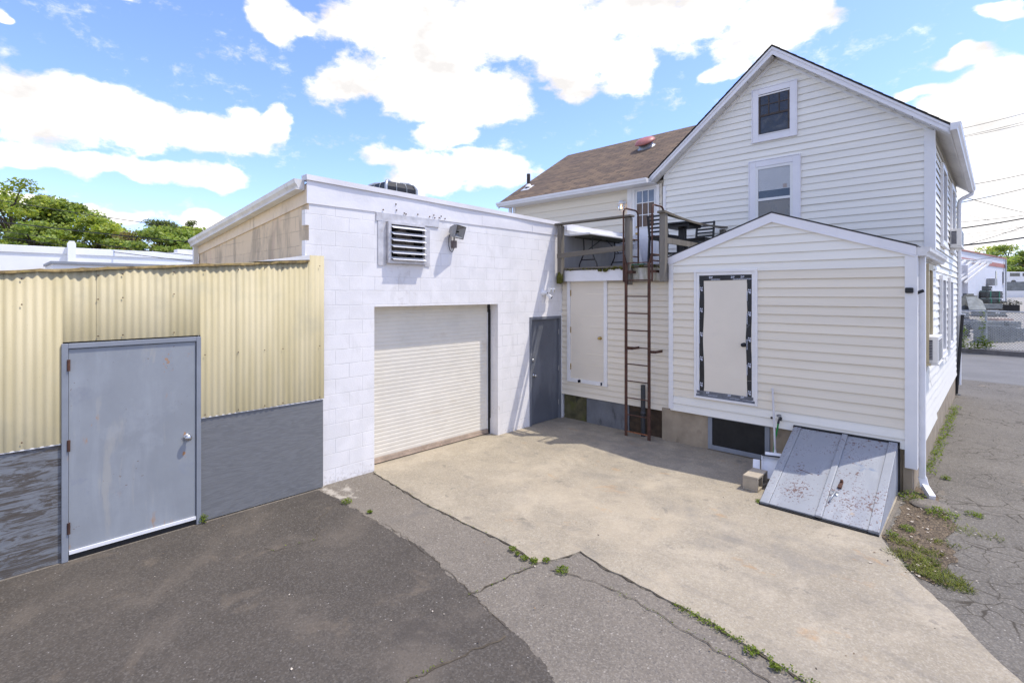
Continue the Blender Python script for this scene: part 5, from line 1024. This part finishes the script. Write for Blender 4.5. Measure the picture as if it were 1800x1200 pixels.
# thin post at the far corner
mb = MB(); mb.tube([(-.82, 17.25, 0), (-.70, 17.3, 2.05)], .035, 10); mb.lathe([(.09, 0), (.085, .02), (.04, .03)], (-.82, 17.25, 0), (0, 0, 1), 10); solo('steel_post', mb, m_blackm, 'thin dark steel post leaning slightly at the far corner of the house', 'post')
mb = MB(); mb.lathe([(0, .05), (.12, .045), (.19, .02), (.20, 0)], (-.62, 8.02, .008), (.05, .05, 1), 9)
mb.v = [(v[0]*1+.25*(v[1]-8.02), v[1], v[2]) for v in mb.v]; solo('asphalt_lump', mb, m_asph, 'flat dark lump of asphalt lying in the weeds beside the cellar door', 'stone')

# ------------------------------------------------------------------ weeds and grass
def leafs(mb, c, r, h, n, s, rnd, m=0):
    for _ in range(n):
        a = rnd.uniform(0, 6.283); d = r*math.sqrt(rnd.random()); p = Vector(c)+Vector((d*math.cos(a), d*math.sin(a), h*rnd.random()*(1-.5*d/r)+.004))
        n_ = Vector((rnd.gauss(0, .6), rnd.gauss(0, .6), 1)).normalized(); t = n_.orthogonal().normalized(); t = Matrix.Rotation(rnd.uniform(0, 6.28), 3, n_) @ t; b = n_.cross(t); l = s*rnd.uniform(.6, 1.3)
        mb.face([p-t*l, p-b*l*.5, p+t*l, p+b*l*.5], m)
WEEDS = [(-6.50, 1.735, .05, .13, 'bright green seedling at the right foot of the grey steel door'),
         (-5.84, 3.12, .08, .07, 'low weed tuft where the dark sealed asphalt meets the garage end'),
         (-5.38, 3.17, .04, .03, 'tiny weed on the edge of the dark asphalt, right of the first tuft'),
         (-3.55, 3.70, .045, .05, 'left of three small weeds strung along the concrete edge near the notch'),
         (-3.45, 3.67, .03, .035, 'middle, smallest of three weeds along the concrete edge near the notch'),
         (-3.35, 3.66, .045, .04, 'right of three small weeds along the concrete edge, before the notch'),
         (-3.17, 3.78, .045, .04, 'round weed right at the inner corner of the concrete notch'),
         (-3.25, 3.69, .045, .05, 'bushy weed on the crack just left of the concrete notch'),
         (-2.95, 3.74, .08, .04, 'spreading weed in the asphalt crack below the concrete notch'),
         (-1.30, 3.84, .06, .05, 'weed at the concrete edge near the bottom of the picture'),
         (-1.12, 3.79, .04, .05, 'last small weed on the concrete edge at the bottom of the picture'),
         (-.80, 8.08, .17, .16, 'leafy weed behind the asphalt lump at the foot of the addition corner'),
         (-.50, 7.75, .20, .10, 'wide low leafy weed under the white downspout outlet'),
         (-.22, 8.0, .10, .07, 'loose weed in the cracked paving right of the downspout outlet'),
         (-.74, 7.02, .09, .06, 'small weed beside the right panel of the cellar door'),
         (-.84, 6.72, .07, .08, 'upright grass tuft at the front right corner of the cellar door'),
         (-2.15, 6.66, .06, .05, 'tiny weed at the front left corner of the cellar door'),
         (-.55, 9.3, .07, .08, 'lone seedling in the paving beside the house wall')]
rnd = random.Random(11)
for (x, y, r, h, lab) in WEEDS:
    r *= .85; h *= .8; mb = MB(); leafs(mb, (x, y, .012), r, h, int(50+r*900), .010+.04*r, rnd)
    for k in range(4): a = rnd.uniform(0, 6.28); mb.tube([(x, y, 0), (x+r*.4*math.cos(a), y+r*.4*math.sin(a), h*.8)], .0025, 4)
    solo('weed', mb, m_leaf, lab, 'weed', 'weeds growing in the paving')
mb = MB(); rnd = random.Random(4)
for (x, y) in jag(pad_edge[9:12], .02, .03, False)+jag([(-1.95, 3.98), (-1.55, 3.93), (-1.35, 3.90)], .012, .02, False): leafs(mb, (x, y, .01), .03, .03, 5, .011, rnd)
for (x, y) in jag([(-2.85, 2.35), (-2.851, 2.0), (-2.9, 1.3)], .03, .02, False)+jag([(-3.2, 3.7), (-3.28, 2.9)], .05, .02, False)+jag([(-2.5, 3.83), (-1.8, 3.76), (-1.2, 3.66)], .05, .02, False)+jag(pad_edge[1:4], .10, .02, False)+jag([(-5.3, 2.02), (-5.19, 2.4)], .1, .02, False): 
    if rnd.random() < .6: leafs(mb, (x, y, .008), .02, .018, 3, .008, rnd)
for y in [9.4+.09*k for k in range(66)]: leafs(mb, (-.76+rnd.uniform(-.03, .07), y, .01), .07, .06+.05*rnd.random(), 14, .020, rnd)
struct('crack_weeds', mb, m_leaf, 'stuff')
mb = MB(); rnd = random.Random(6)
def blades(x, y, r, n, h):
    for _ in range(n):
        a = rnd.uniform(0, 6.28); d = r*math.sqrt(rnd.random()); p = Vector((x+d*math.cos(a)*1.3, y+d*math.sin(a)*.8, .008)); l = h*rnd.uniform(.5, 1.2); b = rnd.uniform(0, 6.28); q = p+Vector((math.cos(b)*l*.9, math.sin(b)*l*.9, l*.5)); s = Vector((-math.sin(b), math.cos(b), 0))*.004
        mb.face([p-s, p+s, q+s*.3, q-s*.3])
for (x, y, r, n, h) in [(-.62, 6.30, .16, 320, .07), (-.42, 6.08, .17, 320, .07), (-.30, 5.95, .12, 160, .06), (-.55, 6.05, .10, 100, .05), (-.52, 6.55, .10, 120, .06), (-.40, 6.9, .12, 80, .05), (-.2, 7.45, .2, 120, .05), (-.75, 6.62, .1, 120, .07)]: blades(x, y, r, n, h)
struct('grass', mb, m_grass, 'stuff')
mb = MB(); rnd = random.Random(8)                  # dead leaves, chips and grit
for k in range(520):
    if k < 230: x, y = rnd.gauss(-.6, .16), rnd.uniform(5.9, 8.2)
    elif k < 300: x, y = rnd.uniform(-6, -1), rnd.uniform(3.6, 3.9)
    else: x, y = rnd.uniform(-6.4, 2), rnd.uniform(.8, 8)
    if y > 6.5 and -2.2 < x < -.92: continue
    s = rnd.uniform(.004, .012) if k > 230 else rnd.uniform(.006, .022); a = rnd.uniform(0, 3.14); u = Vector((math.cos(a), math.sin(a), rnd.uniform(-.3, .3)))*s; v = Vector((-math.sin(a), math.cos(a), rnd.uniform(-.2, .2)))*s*rnd.uniform(.3, .8); p = Vector((x, y, .020 if -5 < x < -.9 and y > 4 else .016))
    mb.face([p-u, p-v, p+u, p+v], k % 3)
struct('leaf_litter', mb, [M('dead_leaf', (.22,.15,.085), .8, .3), M('pale_chip', (.52,.45,.36), .8, .2), M('dark_twig', (.06,.045,.035), .9, .3)], 'stuff')

# ------------------------------------------------------------------ right background: stone yard
fe = thing('chain_link_fence', 'galvanised chain-link fence along the kerb in front of the stone yard', 'fence', (0, fy(0)+.25, .2))
fh = 1.62
def fp(x, z, o=.25): return Vector((x, fy(x)+o, .2+z))
mb = MB(); mb.tube([fp(-6, fh), fp(14, fh)], .03, 8); obj('top_rail', mb, m_galv, fe)
for k in range(8): x = -5.2+k*2.45-.15; mb = MB(); mb.tube([fp(x, -.02), fp(x, fh+.05)], .04, 8); obj('fence_post', mb, m_galv, fe)
mb = MB(); x = -3.2
def wire_seg(a, b, w=.015):
    d = (b-a).normalized(); s = Vector((-.17, -1, 0)).normalized().cross(d)*w*.5; mb.face([a-s, b-s, b+s, a+s])
pitch = .105
k = 0
while x < 5.5:
    wire_seg(fp(x, .02, .29), fp(x+fh-.02, fh, .29)); wire_seg(fp(x+fh-.02, .02, .294), fp(x, fh, .294)); x += pitch
obj('mesh', mb, m_galv, fe)
mb = MB(); rnd = random.Random(21)
for (px, y0, y1, w) in [(1727, 548, 612, 4), (1727, 590, 612, 9), (1718, 600, 614, 12), (1706, 604, 615, 14), (1738, 602, 613, 8), (1694, 575, 612, 4), (1690, 590, 612, 8)]:
    for k in range(90):
        q = at(px+rnd.gauss(0, w*.6), rnd.uniform(y0, y1), 21.6); leafs(mb, q, .08, .12, 1, .055, rnd)
solo('vine', mb, m_leaf, 'green vine and brambles climbing the chain-link fence post', 'vine')

def stack(name, px0, px1, py0, py1, dep, thick, slabs, m, label, upright=False, straps=False, pal=True, group='stone slab stacks'):
    a = at(px0, py1, dep); b = at(px1, py1, dep); z1 = at(px0, py0, dep).z; d = b-a; d.z = 0; L_ = d.length; d.normalize(); n = Vector((-d.y, d.x, 0)); z0 = a.z; H = z1-z0
    t = thing(name, label, 'stone stack', (a+b)/2+n*thick/2, group); rnd = random.Random(int(px0*3+py0))
    ph = min(.12, H*.2) if pal else 0
    mb = MB(); mid = (a+b)/2+n*thick/2
    if upright:
        for k in range(slabs):
            w = L_/slabs; c = a+d*(w*(k+.5))+n*thick/2; hh = (H-ph)*rnd.uniform(.92, 1); mb.obox((c.x, c.y, z0+ph+hh/2), d*w*.40, n*thick*.5, Vector((0, 0, hh/2)))
    else:
        for k in range(slabs):
            hh = (H-ph)/slabs; j = rnd.uniform(-.04, .04); mb.obox((mid.x+d.x*j, mid.y+d.y*j, z0+ph+hh*(k+.5)), d*L_*.5*rnd.uniform(.94, 1), n*thick*.5*rnd.uniform(.94, 1.02), Vector((0, 0, hh*.46)))
    obj('slabs', mb, m, t)
    if pal:
        mb = MB(); mb.obox((mid.x, mid.y, z0+ph*.85), d*L_*.52, n*thick*.52, Vector((0, 0, ph*.13)))
        for k in (-1, 0, 1): q = mid+d*L_*.45*k; mb.obox((q.x, q.y, z0+ph*.35), d*L_*.05, n*thick*.5, Vector((0, 0, ph*.35)))
        obj('pallet', mb, m_pallet, t)
    if straps:
        mb = MB()
        for k in (-.55, .55): q = mid+d*L_*.5*k; mb.obox((q.x, q.y, z0+H/2+.01), d*.04, n*(thick*.5+.015), Vector((0, 0, H/2+.01)))
        obj('strap', mb, M('green_strap', (.05,.22,.14), .5), t)
    if slabs > 3 and not upright:
        mb = MB(); q = mid-n*(thick*.53)+d*.1; mb.obox((q.x, q.y, z0+H*.7), d*.12, n*.004, Vector((0, 0, .05))); obj('paper_label', mb, m_white, t)
stack('slab_stack', 1735, 1786, 573, 606, 23.2, .7, 16, m_slate, 'big pallet of upright grey slabs right behind the fence', True)
stack('slab_stack', 1787, 1812, 577, 608, 23.4, .7, 6, m_slate, 'pallet of grey slabs at the right picture edge behind the fence')
stack('slab_stack', 1672, 1706, 569, 592, 24.5, .8, 7, m_slate2, 'dark slab stack behind the fence next to the house corner')
stack('slab_stack', 1708, 1717, 565, 579, 25.0, .5, 3, m_slate, 'narrow upright slab bundle beside the dark stack', True)
stack('slab_stack', 1728, 1752, 565, 574, 26.5, .8, 2, m_slate, 'flat grey slabs behind the big pallet, left half', pal=False)
stack('slab_stack', 1753, 1773, 565, 575, 26.8, .8, 2, m_slate, 'flat grey slabs behind the big pallet, middle', pal=False)
stack('slab_stack', 1774, 1797, 565, 577, 26.6, .8, 2, m_slate, 'pale single slab block behind the big pallet, right half', pal=False)
stack('slab_stack', 1756, 1783, 560, 564, 29.0, .8, 1, m_stoneb, 'pinkish stone slab lying flat behind the grey slabs', pal=False)
stack('slab_stack', 1729, 1771, 546, 557, 31, .9, 4, m_slate, 'low wide stack of grey slabs with a white paper label')
stack('slab_stack', 1676, 1704, 549, 560, 29, .9, 4, m_slate, 'flat grey slab stack seen over the fence rail by the house')
stack('slab_stack', 1714, 1763, 534, 545, 35, .9, 3, m_slate, 'long low grey slab stack in the middle of the yard')
stack('slab_stack', 1737, 1762, 525, 534, 38, .9, 2, m_slate2, 'dark strapped stack below the upper strapped crate', straps=True)
stack('slab_stack', 1735, 1763, 512, 524, 38.4, .9, 3, m_slate2, 'upper strapped crate of slabs with green straps', straps=True)
stack('slab_stack', 1706, 1733, 510, 521, 39.2, .9, 3, m_slate, 'grey stone blocks below the dark long crate', True)
stack('slab_stack', 1714, 1744, 503, 511, 39.6, .9, 3, m_slate2, 'dark long crate topmost against the pale blue wall')
mb = MB(); rnd = random.Random(3)
for k in range(16):
    a = at(1684+k*1.3+rnd.uniform(-1, 1), 546, 33); b = at(1690+k*1.3+rnd.uniform(-3, 3), 515+rnd.uniform(0, 12), 34); mb.beam(a, b, .5, .05)
solo('leaning_slates', mb, m_slate2, 'fan of dark slates leaning against a rack near the house corner', 'stone stack', 'stone slab stacks')
mb = MB()
for k in range(8):
    a = at(1713+k*1.6, 545, 32); b = at(1707+k*1.5, 522+k, 33); mb.beam(a, b, .5, .07)
solo('leaning_slates', mb, m_slate, 'paler grey slates leaning the other way beside the dark fan', 'stone stack', 'stone slab stacks')
mb = MB(); rnd = random.Random(17); c = at(1772, 545, 37)
mb.box(c.x-.5, c.x+.6, c.y-.4, c.y+.4, c.z-.1, c.z+.4)
pn = thing('planter', 'dark planter tub with bushy plants at the corner of the pale blue building', 'planter', c); obj('tub', mb, m_blackm, pn)
mb = MB(); leafs(mb, c+Vector((.05, 0, .4)), .65, .45, 260, .07, rnd); obj('foliage', mb, M('dark_plant_leaf', (.05,.055,.03), .7, .4, 6), pn)
# pale blue block building with a red band
bb = thing('block_building', 'pale blue block building with a faded red band beyond the stone yard', 'building', at(1768, 532, 45))
q1 = at(1768, 515, 45); q0 = at(1685, 515, 35.5); dirb = Vector((q1.x-q0.x, q1.y-q0.y, 0)).normalized(); nb = Vector((dirb.y, -dirb.x, 0))
if nb.dot(Vector((-q1.x, -q1.y, 0))) < 0: nb = -nb
PB = Vector((q1.x, q1.y, 0))
def bw(s, z, o=0): v = PB-dirb*s+nb*o; return Vector((v.x, v.y, z))
mb = MB(); mb.face([bw(0, .5), bw(16, .5), bw(16, 5.62), bw(0, 5.62)]); back = -nb*14; mb.face([bw(0, .5), bw(0, .5)+back, bw(0, 5.62)+back, bw(0, 5.62)]); mb.face([bw(0, 5.6), bw(16, 5.6), bw(16, 5.6)+back, bw(0, 5.6)+back]); obj('wall', mb, m_wallbl, bb)
mb = MB(); mb.prism([bw(-.02, 4.80, .0), bw(16, 4.80, .0), bw(16, 5.12, .0), bw(-.02, 5.12, .0)], nb*.04); mb.prism([bw(-.05, 5.60), bw(16, 5.60), bw(16, 5.68), bw(-.05, 5.68)], nb*.08); obj('red_band', mb, m_redband, bb)
for s in (1.05, 3.7):
    mb = MB(); mb.prism([bw(s, 3.45, .0), bw(s+.42, 3.45, .0), bw(s+.42, 4.45, .0), bw(s, 4.45, .0)], nb*.03); w_ = obj('window', mb, m_glassd, bb)
    mb = MB(); mb.prism([bw(s-.06, 3.36, .0), bw(s+.48, 3.36, .0), bw(s+.48, 3.45, .0), bw(s-.06, 3.45, .0)], nb*.09); obj('sill', mb, m_coping, w_)
mb = MB(); mb.prism([bw(6.9, 1.6), bw(7.6, 1.6), bw(7.6, 3.3), bw(6.9, 3.3)], nb*.05); obj('door', mb, m_greyf2, bb)
mb = MB(); mb.prism([bw(6.5, 3.2), bw(7.4, 3.2), bw(7.4, 3.75), bw(6.5, 3.75)], nb*.5); solo('air_conditioner', mb, m_greym, 'dark boxy air conditioner on the pale blue building wall', 'air conditioner')
mb = MB(); mb.tube([bw(.75, .6, .12), bw(.75, 5.5, .12)], .06, 8); mb.tube([bw(.4, 5.0, .12), bw(1.0, 5.0, .12)], .03, 6); obj('pipe', mb, m_galv, bb)
cf = thing('canopy_frame', 'open canopy of slanted beams and grey columns beside the pale blue building', 'canopy', at(1692, 530, 34))
for px in (1687, 1696): a = at(px, 540, 34); b = at(px, 466, 34); mb = MB(); mb.beam(a, b, .30, .30); obj('column', mb, m_coping, cf)
for (x0, y0, x1, y1) in [(1697, 458, 1672, 474), (1708, 459, 1680, 484), (1722, 460, 1682, 491), (1732, 461, 1687, 494), (1738, 463, 1696, 497)]: mb = MB(); mb.beam(at(x0, y0, 34.5), at(x1, y1, 33.6), .10, .12); obj('beam', mb, m_gutter, cf)
mb = MB(); mb.beam(at(1676, 459, 34.6), at(1740, 462, 34.6), .3, .12); mb.beam(at(1676, 456, 35), at(1735, 460, 35.2), .8, .06); obj('eave_beam', mb, m_gutter, cf)
# right edge: low block wall, parked truck, brick building, trees
lw = thing('block_wall', 'low white block wall topped by a concrete band at the right edge', 'wall', at(1790, 540, 50))
mb = MB(); a, b = at(1769, 540, 52), at(1840, 542, 50); d = (b-a); d.z = 0; d.normalize(); n = Vector((-d.y, d.x, 0)); z0, z1, z2 = 1.0, at(1780, 511, 51).z, at(1780, 495, 51).z
mb.prism([(a.x, a.y, z0), (b.x, b.y, z0), (b.x, b.y, z1), (a.x, a.y, z1)], n*.4); obj('wall', mb, m_whwall, lw)
mb = MB(); mb.prism([(a.x, a.y, z1+.08), (b.x, b.y, z1+.08), (b.x, b.y, z2), (a.x, a.y, z2)], n*.4-n*.0); mb.prism([(a.x, a.y, z1), (b.x, b.y, z1), (b.x, b.y, z1+.08), (a.x, a.y, z1+.08)], n*.3); obj('band', mb, m_slate, lw)
tk = thing('parked_van', 'white van parked behind the low block wall at the right edge', 'van', at(1785, 496, 56))
c0 = at(1772, 497, 56); mb = MB(); d = Vector((RGT.x, RGT.y, 0)); n = Vector((FWD.x, FWD.y, 0))
prof = [(-.2, 0), (4.4, 0), (4.4, 1.0), (3.5, 1.15), (2.7, 1.9), (-.2, 1.95)]
mb.prism([c0+d*u+Vector((0, 0, v*.62)) for u, v in prof], n*1.8); obj('body', mb, m_white, tk, .05)
mb = MB(); mb.prism([c0-n*.012+d*u+Vector((0, 0, v*.62)) for u, v in [(.2, 1.15), (1.3, 1.15), (1.3, 1.75), (.2, 1.75)]], n*.01); mb.prism([c0-n*.012+d*u+Vector((0, 0, v*.62)) for u, v in [(1.6, 1.15), (3.2, 1.15), (2.65, 1.75), (1.6, 1.75)]], n*.01); obj('window', mb, m_glassd, tk)
for u in (.6, 3.5): mb = MB(); mb.lathe([(0, 0), (.3, 0), (.3, .2), (0, .2)], c0+d*u-n*.02+Vector((0, 0, .02)), n, 18); obj('wheel', mb, m_black, tk)
bk2 = thing('brick_building', 'red brick building with a white flue pipe far off at the right edge', 'building', at(1800, 500, 85))
a = at(1779, 500, 85); mb = MB(); z1 = at(1779, 452, 85).z; mb.prism([(a.x, a.y, 0), (a.x+d.x*14, a.y+d.y*14, 0), (a.x+d.x*14, a.y+d.y*14, z1), (a.x, a.y, z1)], n*12); obj('wall', mb, m_brick, bk2)
mb = MB(); p = [at(1791, 449, 84.5), at(1791, 465, 84.5), at(1783, 471, 84.5)]; mb.tube(p, .32, 10); mb.tube([at(1786, 450, 84.6), at(1797, 450, 84.6)], .25, 8); obj('flue', mb, m_white, bk2)

# cables on the right
CAB = [((1688, 227), (1800, 198), .016, 26, 'topmost thin cable running off to the right above the white gutter'),
       ((1690, 240), (1800, 213), .014, 26, 'upper of two close cables below the topmost cable on the right'),
       ((1690, 242), (1800, 217), .014, 26, 'lower of two close cables below the topmost cable on the right'),
       ((1706, 325), (1800, 305), .022, 24, 'dark cable level with the lower end of the house gutter on the right'),
       ((1684, 357), (1800, 330), .022, 23, 'dark cable rising right from the top of the rear downspout'),
       ((1692, 346), (1800, 372), .018, 23, 'cable sloping down to the right across the rising cable'),
       ((1684, 391), (1800, 377), .016, 24, 'thin cable just above the upper thick cable on the right'),
       ((1690, 375), (1800, 400), .010, 24, 'finest cable crossing downwards behind the upper thick cable'),
       ((1684, 402), (1800, 382), .042, 22, 'upper of the two thick black cables on the right'),
       ((1684, 413), (1800, 397), .012, 25, 'thin pale cable between the two thick cables, upper one'),
       ((1684, 419), (1800, 402), .012, 25, 'thin pale cable between the two thick cables, lower one'),
       ((1684, 432), (1800, 416), .046, 22, 'lower and thickest black cable on the right'),
       ((1686, 434), (1800, 397), .018, 23, 'steep dark cable climbing right from the thickest cable'),
       ((1700, 459), (1800, 441), .016, 28, 'lowest cable on the right, crossing the pale blue building')]
def cable(p, q, r, dep, lab, grp, ext=1.0, sag=.15):
    a, b = at(*p, dep), at(*q, dep); dv = b-a; b = a+dv*(1+ext); a = a-dv*ext*.0; mb = MB()
    mb.tube([a.lerp(b, t/10)-Vector((0, 0, sag*4*(t/10)*(1-t/10))) for t in range(11)], r, 5); solo('cable', mb, m_wire, lab, 'cable', grp)
for (p, q, r, dep, lab) in CAB: cable(p, q, r*.75, dep, lab, 'overhead cables on the right', .5, .05)
for (p, q, r, lab) in [((-60, 342), (366, 404), .022, 'topmost thin cable in front of the trees on the left'), ((-60, 382), (350, 424), .034, 'thick black cable in front of the trees on the left'),
                       ((-60, 397), (345, 447), .020, 'third cable down on the left, reaching the white parapet'), ((-60, 406), (350, 458), .020, 'lowest cable on the left, crossing the white warehouse wall')]: cable(p, q, r*.8, 27, lab, 'overhead cables on the left', .3, .12)

# ------------------------------------------------------------------ left background: white warehouse and trees
wh = thing('warehouse', 'long bright white warehouse wall with a stubby pilaster above the lean-to roof', 'building', (-34, 5, 0))
mb = MB(); mb.box(-50, -34, -30, 60, 0, 4.86); obj('wall', mb, m_whwall, wh)
mb = MB(); mb.box(-33.999, -33.94, -30, 2.95, 4.56, 4.88); mb.box(-33.999, -33.94, 3.27, 60, 4.56, 4.88); mb.box(-50, -34.0, -30, 60, 4.862, 4.9); obj('parapet', mb, m_whwall, wh)
mb = MB(); mb.box(-34, -33.7, 2.95, 3.27, 0, 5.12); mb.prism([(-33.7, 2.97, 5.12), (-33.7, 3.25, 5.12), (-33.7, 3.20, 5.22), (-33.7, 3.02, 5.22)], (-.3, 0, 0)); obj('pilaster', mb, m_whwall, wh)
mb = MB(); mb.box(-36, -35.2, 8.0, 8.9, 4.9, 5.2); obj('roof_unit', mb, m_coping, wh); mb = MB(); mb.box(-36, -35.2, 9.4, 10.4, 4.9, 5.15); obj('roof_unit', mb, m_coping, wh)
sw = thing('low_annex', 'low white annex with a grey roof edge in front of the white warehouse', 'building', (-31, 9, 0))
mb = MB(); mb.box(-33.69, -30, 2.12, 40, 0, 3.88); obj('wall', mb, m_whwall, sw); mb = MB(); mb.box(-33.69, -29.9, 2.05, 40, 3.885, 4.0); obj('roof_edge', mb, m_greyf, sw)

LEAFN = 0
def tree(px, py_top, dep, w, hcrown, m, label, kind='round', n=5200, seed=1, ls=.20, base=0):
    rnd = random.Random(seed); p = at(px, 515, dep); top = at(px, py_top, dep).z; g = Vector((p.x, p.y, base))
    t = thing({'pine': 'pine_tree', 'bare': 'budding_tree'}.get(kind, 'leafy_tree'), label, 'tree', g, 'trees behind the white warehouse' if px < 600 else 'trees at the right edge')
    mb = MB(); hb = top-hcrown; r0 = .018*(top-base)+.08
    mb.tube([g, g+Vector((.1, 0, hb*.5)), g+Vector((-.05, .1, hb+hcrown*.4)), g+Vector((0, 0, top-hcrown*.15))], [r0, r0*.8, r0*.5, r0*.12], 8)
    clumps = []; nb = 46 if kind != 'pine' else 30; w *= 1.25; n = int(n*1.5); hcrown *= 1.15; hb = top-hcrown
    for k in range(nb):
        if kind == 'pine':
            f = rnd.random(); z = hb+hcrown*f; rr = w*.5*(1.02-.75*f)*rnd.uniform(.3, 1); a = rnd.uniform(0, 6.28); c = Vector((math.cos(a)*rr, math.sin(a)*rr, z)); s = Vector((w*.16, w*.16, hcrown*.05))
        else:
            f = rnd.random()**.8; z = hb+hcrown*f; rr = w*.5*math.sqrt(max(.05, 1-(2*f-.85)**2*.75))*math.sqrt(rnd.uniform(.15, 1)); a = rnd.uniform(0, 6.28); c = Vector((math.cos(a)*rr, math.sin(a)*rr, z)); q = rnd.uniform(.75, 1.3); s = Vector((w*.15*q, w*.15*q, hcrown*.085*q))
        clumps.append((c, s)); st = Vector((0, 0, max(base+.4*hb, c.z-hcrown*.22-rr*.35))); mb.tube([g+st, g+st.lerp(c, .6)+Vector((0, 0, .2)), g+c], [r0*.35, r0*.2, .02], 5)
    obj('trunk', mb, m_bark, t)
    mb = MB(); per = n//nb
    for c, s in clumps:
        for _ in range(per):
            d_ = Vector((rnd.gauss(0, 1), rnd.gauss(0, 1), rnd.gauss(0, 1))); d_ = d_.normalized()*(rnd.random()**.4)
            q = g+c+Vector((d_.x*s.x, d_.y*s.y, d_.z*s.z)); nn = Vector((rnd.gauss(0, .8), rnd.gauss(0, .8), 1)).normalized(); u = Matrix.Rotation(rnd.uniform(0, 6.28), 3, nn) @ nn.orthogonal().normalized(); v = nn.cross(u); l = ls*rnd.uniform(.5, 1.3)
            if kind == 'pine': mb.face([q-u*l*1.4, q-v*l*.22, q+u*l*1.4, q+v*l*.22])
            else: mb.face([q-u*l, q-v*l*.6, q+u*l, q+v*l*.6])
    obj('crown', mb, m, t)
tree(20, 326, 52, 9.0, 8.5, m_oak, 'tall fresh green tree at the far left edge', seed=1, n=7800)
tree(-70, 318, 54, 9, 8.5, m_oak2, 'green tree just cut off by the left picture edge', seed=2, n=4500)
tree(78, 346, 60, 4.2, 8.0, m_pine, 'dark pointed conifer between two fresh green trees', 'pine', seed=3, n=5200)
tree(118, 362, 56, 7.6, 6.5, m_oak2, 'broad mid-green tree right of the dark conifer', seed=4, n=7000)
tree(60, 395, 48, 6.0, 4.5, m_oak2, 'lower bushy tree in front of the far left tree', seed=14, n=4200)
tree(168, 388, 52, 6.4, 5.5, m_oak, 'lower spreading tree above the pilaster', seed=5, n=6200)
tree(232, 408, 50, 3.6, 4.0, m_brownleaf, 'thin budding tree with brownish leaves in the gap of the treeline', 'bare', seed=6, n=1500, ls=.13)
tree(208, 415, 58, 4.0, 4.0, m_oak2, 'small green tree behind the budding tree', seed=15, n=3000)
tree(290, 380, 62, 7.5, 6.0, m_pine, 'flat-topped dark pine right of the gap', 'pine', seed=7, n=6000, ls=.24)
tree(285, 404, 50, 7.0, 4.5, m_oak2, 'low wide green tree below the flat-topped pine', seed=8, n=6000)
tree(338, 398, 56, 5.0, 5.0, m_oak, 'green tree at the end of the garage gutter', seed=9, n=4500)
tree(340, 388, 66, 3.2, 6.0, m_pine, 'slim dark conifer tip poking up beside the garage gutter', 'pine', seed=16, n=2400)
tree(1772, 452, 78, 7, 5.5, m_oak2, 'green tree behind the corner of the pale blue building', seed=10, n=3600, base=1.5)
tree(1806, 462, 70, 5, 4.5, m_oak2, 'green tree in front of the brick building at the right edge', seed=12, n=3000, base=1.5)
tree(1738, 449, 95, 8, 5, m_oak, 'treetop just showing over the pale blue building roof', seed=13, n=2600, base=1.5)
